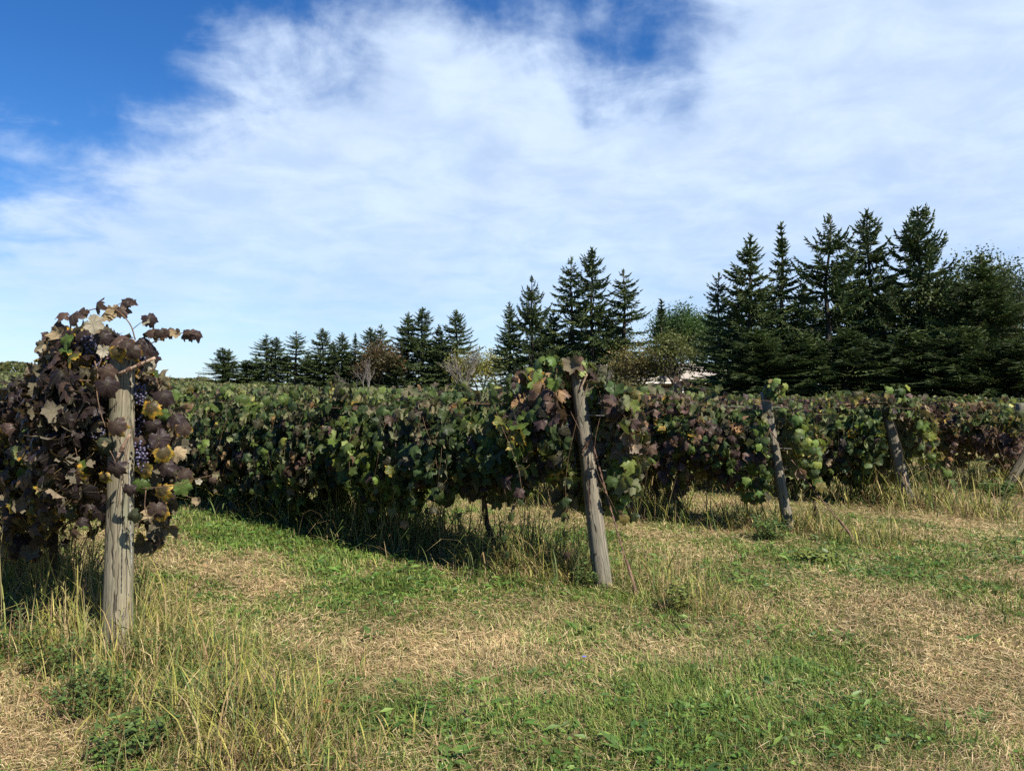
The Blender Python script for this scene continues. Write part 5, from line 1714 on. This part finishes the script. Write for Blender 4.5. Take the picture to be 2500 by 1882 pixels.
def blades(P, az, length, width, lean, bend, c0, c1, roll=None):
    """narrow bent blades: five points each"""
    n = len(P)
    hd = np.stack([np.cos(az), np.sin(az), np.zeros(n)], 1)
    sd = np.stack([-np.sin(az), np.cos(az), np.zeros(n)], 1)
    if roll is not None:
        sd = sd * np.cos(roll)[:, None] + np.array([0, 0, 1.0]) * np.sin(roll)[:, None]
    up = np.array([0, 0, 1.0])
    d1 = hd * np.sin(lean)[:, None] + up * np.cos(lean)[:, None]
    l2 = lean + bend
    d2 = hd * np.sin(l2)[:, None] + up * np.cos(l2)[:, None]
    mid = P + d1 * (length * 0.55)[:, None]
    tip = mid + d2 * (length * 0.45)[:, None]
    wv = sd * (width * 0.5)[:, None]
    V = np.stack([P - wv * 0.7, P + wv * 0.7, mid - wv, mid + wv, tip], 1).reshape(-1, 3)
    V[:, 2] = np.maximum(V[:, 2], ground_z(V[:, 0], V[:, 1]) + 0.003)
    b = np.arange(n)[:, None] * 5
    F = np.concatenate([b + 0, b + 1, b + 3, b + 2, b + 2, b + 3, b + 4], 1).ravel()
    C = np.tile([4, 3], n)
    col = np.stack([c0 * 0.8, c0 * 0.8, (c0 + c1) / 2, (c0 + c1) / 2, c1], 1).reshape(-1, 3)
    return V, F, C, col


def long_blades(P, az, length, width, lean, bend, c0, c1):
    """long arching blades: nine points along a smooth curve"""
    n = len(P)
    hd = np.stack([np.cos(az), np.sin(az), np.zeros(n)], 1)
    sd = np.stack([-np.sin(az), np.cos(az), np.zeros(n)], 1)
    up = np.array([0, 0, 1.0])
    pts = [P]
    for k in range(4):
        a = lean + bend * ((k + 0.5) / 4) ** 1.5 * 1.3
        pts.append(pts[-1] + (hd * np.sin(a)[:, None] + up * np.cos(a)[:, None]) * (length / 4)[:, None])
    rows = []
    for k, wk in enumerate((0.55, 1.0, 0.9, 0.55)):
        wv = sd * (width * 0.5 * wk)[:, None]
        rows += [pts[k] - wv, pts[k] + wv]
    V = np.stack(rows + [pts[4]], 1).reshape(-1, 3)
    V[:, 2] = np.maximum(V[:, 2], ground_z(V[:, 0], V[:, 1]) + 0.004)
    b = np.arange(n)[:, None] * 9
    F = np.concatenate([b, b + 1, b + 3, b + 2, b + 2, b + 3, b + 5, b + 4, b + 4, b + 5, b + 7, b + 6, b + 6, b + 7, b + 8], 1).ravel()
    t = np.array([0.0, 0.0, 0.33, 0.33, 0.66, 0.66, 0.9, 0.9, 1.0])[None, :, None]
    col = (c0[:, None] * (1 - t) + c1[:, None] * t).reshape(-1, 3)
    return V, F, np.tile([4, 4, 4, 3], n), col


def join(parts):
    V, F, C, K = [], [], [], []
    off = 0
    for v, f, c, k in parts:
        V.append(v); F.append(f + off); C.append(c); K.append(k)
        off += len(v)
    return np.concatenate(V), np.concatenate(F), np.concatenate(C), np.concatenate(K)


STRAW = np.array([(0.50, 0.375, 0.205), (0.42, 0.295, 0.155), (0.36, 0.230, 0.125), (0.55, 0.44, 0.26), (0.32, 0.235, 0.13)])
GRASS = np.array([(0.100, 0.165, 0.026), (0.140, 0.205, 0.034), (0.072, 0.128, 0.022), (0.190, 0.220, 0.050), (0.060, 0.110, 0.022)])
DRYG = np.array([(0.26, 0.25, 0.085), (0.32, 0.28, 0.115), (0.21, 0.225, 0.066), (0.38, 0.31, 0.14)])


def mown_grass():
    rng = np.random.default_rng(900)
    parts = []
    for d0, d1, dens in ((2.7, 4.4, 8500), (4.4, 6.4, 5200), (6.4, 9.0, 2700), (9.0, 13.0, 1400), (13.0, 19.0, 480)):
        wd = 0.74 * d1 + 0.4
        n = int(dens * (d1 - d0) * 2 * wd)
        x = rng.uniform(-wd, wd, n)
        y = rng.uniform(d0, d1, n)
        k = np.abs(x) < 0.74 * y + 0.3
        x, y = x[k], y[k]
        n = len(x)
        g = greenness(x, y)
        dist = np.hypot(x, y)
        scale = np.clip(dist / 4.6, 0.8, 1.9)
        r = rng.random(n)
        green = r < g * 0.86
        dry = (~green) & (r < g * 0.86 + 0.22)
        straw = ~(green | dry)
        tuft = 0.6 + 0.9 * fbm(x * 3.3, y * 3.3, 31, 2)
        ln = np.where(green, rng.uniform(0.035, 0.095, n), np.where(dry, rng.uniform(0.04, 0.10, n), rng.uniform(0.03, 0.10, n))) * tuft
        wdt = np.where(straw, rng.uniform(0.0022, 0.0040, n), rng.uniform(0.0030, 0.0060, n)) * scale
        lean = np.where(green, np.abs(rng.normal(0.75, 0.35, n)), np.where(dry, np.abs(rng.normal(1.0, 0.35, n)), rng.uniform(1.15, 1.55, n)))
        bend = rng.normal(0.3, 0.55, n)
        flow = fbm(x * 0.7, y * 0.7, 44, 2) * 9.0
        az = np.where(rng.random(n) < 0.35, flow + rng.normal(0, 0.6, n), rng.uniform(0, 6.283, n))
        z = ground_z(x, y) + np.where(straw, rng.uniform(0.004, 0.040, n), 0.0)
        c0 = np.where(green[:, None], GRASS[rng.integers(0, 5, n)], np.where(dry[:, None], DRYG[rng.integers(0, 4, n)], STRAW[rng.integers(0, 5, n)]))
        lum = (0.62 + 0.76 * fbm(x * 2.1 + 9, y * 2.1, 57, 3))[:, None]
        c0 = c0 * rng.uniform(0.70, 1.2, n)[:, None] * lum
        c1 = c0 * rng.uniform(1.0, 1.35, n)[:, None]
        parts.append(blades(np.stack([x, y, z], 1), az, ln, wdt, lean, bend, c0, c1, rng.uniform(-0.6, 0.6, n)))
    V, F, C, K = join(parts)
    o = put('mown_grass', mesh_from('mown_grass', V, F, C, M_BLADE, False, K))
    tag(o, 'short mown grass mixed with dry straw clippings', 'grass', kind='stuff')


mown_grass()


def kite_leaves(C, D, N, L, W, col):
    """small folded leaves (two faces along a midrib)"""
    S, T, N = frames(D, N)
    n = len(C)
    mid = C + T * (L * 0.45)[:, None] - N * (L * 0.04)[:, None]
    tip = C + T * L[:, None] - N * (L * 0.18)[:, None]
    w = S * (W * 0.5)[:, None] + N * (W * 0.12)[:, None]
    w2 = -S * (W * 0.5)[:, None] + N * (W * 0.12)[:, None]
    V = np.stack([C, mid + w, tip, mid + w2, mid], 1).reshape(-1, 3)
    b = np.arange(n)[:, None] * 5
    F = np.concatenate([b, b + 4, b + 1, b + 4, b + 2, b + 1, b, b + 3, b + 4, b + 4, b + 3, b + 2], 1).ravel()
    return V, F, np.full(n * 4, 3), np.repeat(col, 5, 0)


def ground_herbs():
    """clover, dandelion and plantain leaves low in the sward"""
    rng = np.random.default_rng(910)
    parts = []
    for d0, d1, dens in ((2.7, 4.4, 1250), (4.4, 6.6, 850), (6.6, 10.0, 500)):
        wd = 0.74 * d1 + 0.4
        n = int(dens * (d1 - d0) * 2 * wd)
        x = rng.uniform(-wd, wd, n)
        y = rng.uniform(d0, d1, n)
        g = greenness(x, y)
        clump = fbm(x * 2.6 + 40, y * 2.6, 71, 3)
        k = (np.abs(x) < 0.74 * y + 0.3) & (rng.random(n) < np.clip((g - 0.42) * 2.4, 0, 1)) & (clump > 0.38)
        x, y = x[k], y[k]
        n = len(x)
        z = ground_z(x, y) + rng.uniform(0.010, 0.055, n)
        a = rng.uniform(0, 6.283, n)
        D = np.stack([np.cos(a), np.sin(a), rng.uniform(-0.15, 0.55, n)], 1)
        N = np.stack([rng.normal(0, 0.4, n), rng.normal(0, 0.4, n) - 0.15, np.ones(n)], 1)
        kind = rng.random(n)
        L = np.where(kind < 0.62, rng.uniform(0.016, 0.032, n), rng.uniform(0.035, 0.095, n)) * np.clip(y / 5.0, 1.0, 1.4)
        W = np.where(kind < 0.62, L * 0.8, L * 0.26)
        pal = np.array([(0.065, 0.130, 0.022), (0.095, 0.170, 0.030), (0.130, 0.190, 0.038), (0.048, 0.100, 0.024)])
        col = pal[rng.integers(0, 4, n)] * rng.uniform(0.7, 1.25, n)[:, None]
        parts.append(kite_leaves(np.stack([x, y, z], 1), D, N, L, W, col))
    V, F, C, K = join(parts)
    o = put('clover', mesh_from('clover', V, F, C, M_WEED, False, K))
    tag(o, 'clover and plantain leaves low in the green patches of turf', 'clover', kind='stuff')


ground_herbs()


def tall_grass(row, s0, s1, per_m, label, seed, hgt=(0.22, 0.60), spread=0.26, yellow=0.5, heads=20, wide=1.0, boost_end=0.0):
    rng = np.random.default_rng(seed)
    n = int((s1 - s0) * per_m)
    s = rng.uniform(s0, s1, n)
    if boost_end:
        m = int(n * boost_end)
        s[:m] = rng.normal(0.0, 0.45, m).clip(s0, s1)
    w = rng.normal(0, spread, n)
    clump = fbm(s * 3.0 + seed, w * 3.0, seed, 2)
    k = rng.random(n) < np.clip((clump - 0.28) * 2.6, 0.05, 1)
    s, w, clump = s[k], w[k], clump[k]
    n = len(s)
    b = np.array(POSTS[row])
    xy = b + s[:, None] * ROW_U[:2] + w[:, None] * ROW_N[:2]
    d = np.hypot(xy[:, 0], xy[:, 1])
    P = np.stack([xy[:, 0], xy[:, 1], ground_z(xy[:, 0], xy[:, 1])], 1)
    fall = np.interp(s, [s0, s0 + 0.8, s1], [0.45, 1.0, 1.0]) * np.exp(-(w / (spread * 2.2)) ** 2)
    ln = rng.uniform(hgt[0] * 0.5, hgt[1] * 1.15, n) * (0.25 + 1.15 * clump) * fall + 0.07
    wd = rng.uniform(0.0035, 0.0085, n) * wide * np.clip(d / 6.0, 0.85, 1.9)
    lean = np.abs(rng.normal(0.28, 0.30, n))
    bend = np.abs(rng.normal(0.75, 0.60, n))
    r = rng.random(n)
    YG = np.array([(0.26, 0.245, 0.055), (0.33, 0.285, 0.080), (0.19, 0.205, 0.045)])
    GG = np.array([(0.060, 0.095, 0.025), (0.085, 0.120, 0.030), (0.11, 0.145, 0.040)])
    SS = np.array([(0.40, 0.31, 0.15), (0.33, 0.23, 0.11), (0.25, 0.16, 0.085)])
    yl = np.clip(yellow + 0.25 * (clump - 0.5), 0, 1)
    c0 = np.where((r < yl * 0.62)[:, None], YG[rng.integers(0, 3, n)], np.where((r < yl)[:, None], SS[rng.integers(0, 3, n)], GG[rng.integers(0, 3, n)]))
    c0 = c0 * rng.uniform(0.75, 1.2, n)[:, None]
    bend = np.abs(rng.normal(0.9, 0.75, n))
    ln = ln * 1.12
    parts = [long_blades(P, rng.uniform(0, 6.283, n), ln, wd * rng.choice([0.5, 0.8, 1.0, 1.3], n), lean, bend, c0 * 0.85, c0 * rng.uniform(0.9, 1.3, n)[:, None])]
    # matted dead stems at the foot
    m = int(n * 0.6)
    q = P[rng.integers(0, n, m)] + rng.normal(0, 0.06, (m, 3)) * np.array([1, 1, 0]) + np.array([0, 0, 0.01])
    cs = SS[rng.integers(0, 3, m)] * rng.uniform(0.6, 1.1, m)[:, None]
    parts.append(long_blades(q, rng.uniform(0, 6.283, m), rng.uniform(0.10, 0.28, m), rng.uniform(0.003, 0.005, m) * np.clip(d[:1].repeat(m) / 6, 0.85, 1.6), rng.uniform(0.7, 1.4, m), rng.normal(0.3, 0.5, m), cs, cs))
    # flowering stalks with loose panicles
    for i in rng.integers(0, n, heads):
        h = hgt[1] * rng.uniform(0.9, 1.35)
        a = rng.uniform(0, 6.283)
        base = P[i]
        le = rng.uniform(0.03, 0.22)
        dirv = np.array([math.cos(a) * math.sin(le), math.sin(a) * math.sin(le), math.cos(le)])
        cst = np.array([(0.30, 0.25, 0.11)]) * rng.uniform(0.7, 1.2)
        parts.append(blades(base[None], np.array([a]), np.array([h]), np.array([0.004 * np.clip(d[i] / 5, 0.8, 2)]), np.array([le]), np.array([0.1]), cst, cst))
        m = 12
        t = np.linspace(0.68, 1.0, m)
        c = base + dirv * (h * t)[:, None]
        aa = rng.uniform(0, 6.283, m)
        L = 0.055 * (1.15 - t) / 0.45 + 0.012
        parts.append(blades(c, aa, L, np.full(m, 0.0042 * np.clip(d[i] / 5, 0.8, 2)), np.full(m, 0.75), np.full(m, 0.3), np.repeat(cst, m, 0), np.repeat(cst * 1.1, m, 0)))
    V, F, C, K = join(parts)
    o = put('tall_grass', mesh_from('tall_grass', V, F, C, M_BLADE, False, K))
    tag(o, label, 'tall grass', kind='stuff')


tall_grass(1, -2.5, 0.4, 1350, 'yellow weedy grass spilling from the nearest post to the bottom edge', 931, (0.10, 0.34), 0.31, 0.68, 44, 1.0)
tall_grass(1, 0.0, 5.0, 800, 'tall yellow green grass under the purple vine at the left edge', 932, (0.30, 0.74), 0.36, 0.66, 70, 1.1)
tall_grass(2, -1.2, 0.5, 800, 'yellow weeds round the foot of the middle post', 933, (0.16, 0.42), 0.28, 0.66, 22)
tall_grass(2, 0.3, 24.0, 700, 'shaded tall grass under the second vine row', 934, (0.30, 0.74), 0.30, 0.40, 120)
tall_grass(2, 0.2, 3.4, 620, 'lighter weeds crowding the first trunks behind the middle post', 939, (0.22, 0.62), 0.26, 0.55, 30)
tall_grass(3, -1.4, 0.6, 700, 'yellow weeds round the foot of the third post', 935, (0.14, 0.40), 0.30, 0.62, 16)
tall_grass(3, 0.4, 16.0, 760, 'tall sunlit grass under the third vine row', 936, (0.30, 0.70), 0.34, 0.52, 80)
tall_grass(4, -1.3, 14.0, 700, 'tall straw coloured grass under the fourth vine row', 937, (0.26, 0.62), 0.36, 0.62, 50)
tall_grass(5, -1.5, 12.0, 700, 'tall yellow grass under the fifth vine row', 938, (0.26, 0.62), 0.38, 0.62, 50)


def leafy_weed(px, py, hgt, rad, n_stem, seed, pal, label, name='leafy_weed', lsize=0.026, upright=0.6, group=None):
    """a bushy weed: branching stems with many small leaves"""
    rng = np.random.default_rng(seed)
    d = FPX * EYE / (py - HORIZON)
    x = (px - 1250) / FPX * d
    root = empty(name, (x, d, gz(x, d)))
    T = Tubes()
    C, D, N, L, W, K = [], [], [], [], [], []
    for i in range(n_stem):
        a = rng.uniform(0, 6.283)
        r = rad * math.sqrt(rng.random())
        h = hgt * rng.uniform(0.55, 1.1) * (1 - 0.35 * r / rad)
        b = np.array([math.cos(a) * r * 0.45, math.sin(a) * r * 0.45, -0.01])
        e = np.array([math.cos(a) * r * (1.4 - upright * 0.5), math.sin(a) * r * (1.4 - upright * 0.5), h])
        m_ = (b + e) / 2 + rng.normal(0, 0.02, 3)
        S = spline([b, m_, e], 9)
        T.add(S, [0.0024 - 0.0002 * k for k in range(9)], 4, False)
        for k in range(2, 9):
            for q in range(3):
                aa = rng.uniform(0, 6.283)
                C.append(S[k] + rng.normal(0, 0.010, 3))
                D.append([math.cos(aa), math.sin(aa), rng.uniform(-0.1, 0.7)])
                N.append([rng.normal(0, 0.35), rng.normal(0, 0.35) - 0.2, 1.0])
                l = lsize * rng.uniform(0.7, 1.5)
                L.append(l); W.append(l * 0.55)
                K.append(np.array(pal[int(rng.integers(0, len(pal)))]) * rng.uniform(0.75, 1.25))
    T.build('stem', M_PETIOLE, root)["kind"] = 'stuff'
    v, f, c, k = kite_leaves(np.array(C), np.array(D), np.array(N), np.array(L), np.array(W), np.array(K))
    put('leaves', mesh_from('leaves', v, f, c, M_WEED, False, k), root)["kind"] = 'stuff'
    tag(root, label, 'weed', group)


WG = [(0.070, 0.115, 0.028), (0.095, 0.145, 0.034), (0.052, 0.090, 0.026)]
WY = [(0.13, 0.16, 0.035), (0.18, 0.20, 0.045), (0.09, 0.13, 0.03)]
leafy_weed(36, 1610, 0.30, 0.20, 34, 1, WG, 'dark green small leaved weed at the left edge below the purple vine')
leafy_weed(230, 1740, 0.26, 0.20, 34, 2, WG, 'bushy green weed in straw below the nearest post')
leafy_weed(395, 1610, 0.20, 0.17, 26, 3, WG, 'low green weed just right of the nearest post foot')
leafy_weed(330, 1850, 0.20, 0.18, 28, 4, WG, 'green weed at the bottom edge below the nearest post', lsize=0.03)
leafy_weed(600, 1760, 0.18, 0.16, 24, 5, WG, 'green weed among yellow stalks at the bottom, right of the other weeds', lsize=0.028)
leafy_weed(150, 1650, 0.30, 0.20, 30, 11, WG, 'green weed directly left of the nearest post foot')
leafy_weed(480, 1700, 0.16, 0.20, 30, 12, WG, 'low green weed between the post foot weeds and the yellow stalks', lsize=0.022)
leafy_weed(1432, 1432, 0.24, 0.13, 22, 6, WG, 'small green weed against the foot of the middle post', lsize=0.024)
leafy_weed(1668, 1500, 0.34, 0.10, 12, 7, WY, 'upright yellow green weed standing in the grass right of the guy wire', lsize=0.034, upright=1.0)
leafy_weed(1880, 1320, 0.34, 0.22, 30, 8, WG, 'leafy green weed at the foot of the third post', lsize=0.036)
leafy_weed(2434, 1215, 0.34, 0.24, 30, 9, WG, 'green climbing weed at the foot of the slanting brace post', lsize=0.05)
leafy_weed(1990, 1375, 0.12, 0.22, 26, 10, WY, 'low spreading yellow green weed in the mown grass below the third post', lsize=0.05)


def rosette(px, py, size, n, seed, label):
    """flat rosette of long leaves"""
    rng = np.random.default_rng(seed)
    d = FPX * EYE / (py - HORIZON)
    x = (px - 1250) / FPX * d
    root = empty('leaf_rosette', (x, d, gz(x, d)))
    a = np.arange(n) * 2.4 + rng.normal(0, 0.2, n)
    C = np.zeros((n, 3)); C[:, 2] = 0.015
    D = np.stack([np.cos(a), np.sin(a), rng.uniform(0.15, 0.7, n)], 1)
    N = np.stack([-np.cos(a) * 0.4, -np.sin(a) * 0.4, np.ones(n)], 1)
    L = size * rng.uniform(0.6, 1.15, n)
    col = np.array([(0.075, 0.135, 0.028)]) * rng.uniform(0.75, 1.35, n)[:, None]
    for i in range(n):
        v, f, c, k = kite_leaves(C[i:i + 1], D[i:i + 1], N[i:i + 1], L[i:i + 1], L[i:i + 1] * 0.30, col[i:i + 1])
        put('leaf', mesh_from('rosette_leaf', v, f, c, M_WEED, False, k), root)
    tag(root, label, 'weed', 'leaf rosettes in the turf')


for i, (px, py, sz, lab) in enumerate([
    (905, 1555, .13, 'bright leaf rosette in turf left of the straw patch in mid lawn'), (1410, 1545, .13, 'leaf rosette in turf between blue flower and middle post'),
    (1960, 1630, .14, 'large leaf rosette in turf below the yellow green upright weed, to its right'), (2360, 1570, .12, 'lone leaf rosette in dry grass near the right edge'),
    (2390, 1760, .11, 'small dark rosette in the bare straw at the lower right'), (1520, 1840, .13, 'leaf rosette at the bottom edge right of the middle'),
    (1100, 1860, .15, 'broad leaf rosette at the bottom edge, middle of the picture'), (850, 1800, .14, 'leaf rosette near the bottom right of the yellow stalks'),
    (1720, 1640, .13, 'leaf rosette in green turf directly below the upright yellow weed'), (2060, 1560, .10, 'reddish green small rosette in dry turf, right part of lawn'),
]):
    rosette(px, py, sz, 9, 60 + i, lab)


def fallen_leaf(px, py, size, color, label, var):
    d = FPX * EYE / (py - HORIZON)
    x = (px - 1250) / FPX * d
    o = put('fallen_leaf', LEAF_MESH[var].copy(), None, (x, d, gz(x, d) + 0.05))
    o.rotation_euler = (0.5, 0.25, px * 0.7)
    o.scale = (size, size, size)
    o.color = color
    tag(o, label, 'leaf')


fallen_leaf(802, 1728, 0.07, (0.42, 0.20, 0.07, 0.0), 'orange fallen leaf in the green turf near the bottom', 3)
fallen_leaf(786, 1756, 0.045, (0.34, 0.15, 0.05, 0.0), 'smaller orange brown fallen leaf just below the orange one', 1)
fallen_leaf(2016, 1290, 0.10, (0.16, 0.17, 0.14, 0.0), 'grey green fallen vine leaf on the grass right of the stake', 4)


def blue_flower(px, py):
    d = FPX * EYE / (py - HORIZON)
    x = (px - 1250) / FPX * d
    m = plain_material('blue_petals', (0.04, 0.05, 0.30), (0.14, 0.16, 0.55), 80.0, 0.6, 0.3)
    root = empty('blue_flower', (x, d, gz(x, d)))
    T = Tubes()
    T.add([(0, 0, 0), (0.004, 0, 0.03), (0.002, -0.004, 0.06)], 0.0016, 5)
    T.build('stem', M_PETIOLE, root)
    for k in range(7):
        a = k * 0.9
        C = np.array([[0.002, -0.004, 0.06]])
        D = np.array([[math.cos(a), math.sin(a), 0.15]])
        v, f, c, kk = kite_leaves(C, D, np.array([[0.0, -0.5, 1.0]]), np.array([0.014]), np.array([0.008]), np.array([[0.1, 0.1, 0.4]]))
        put('petal', mesh_from('petal', v, f, c, m), root)
    tag(root, 'tiny blue flower in the turf in front of the middle post', 'flower')


blue_flower(1425, 1625)
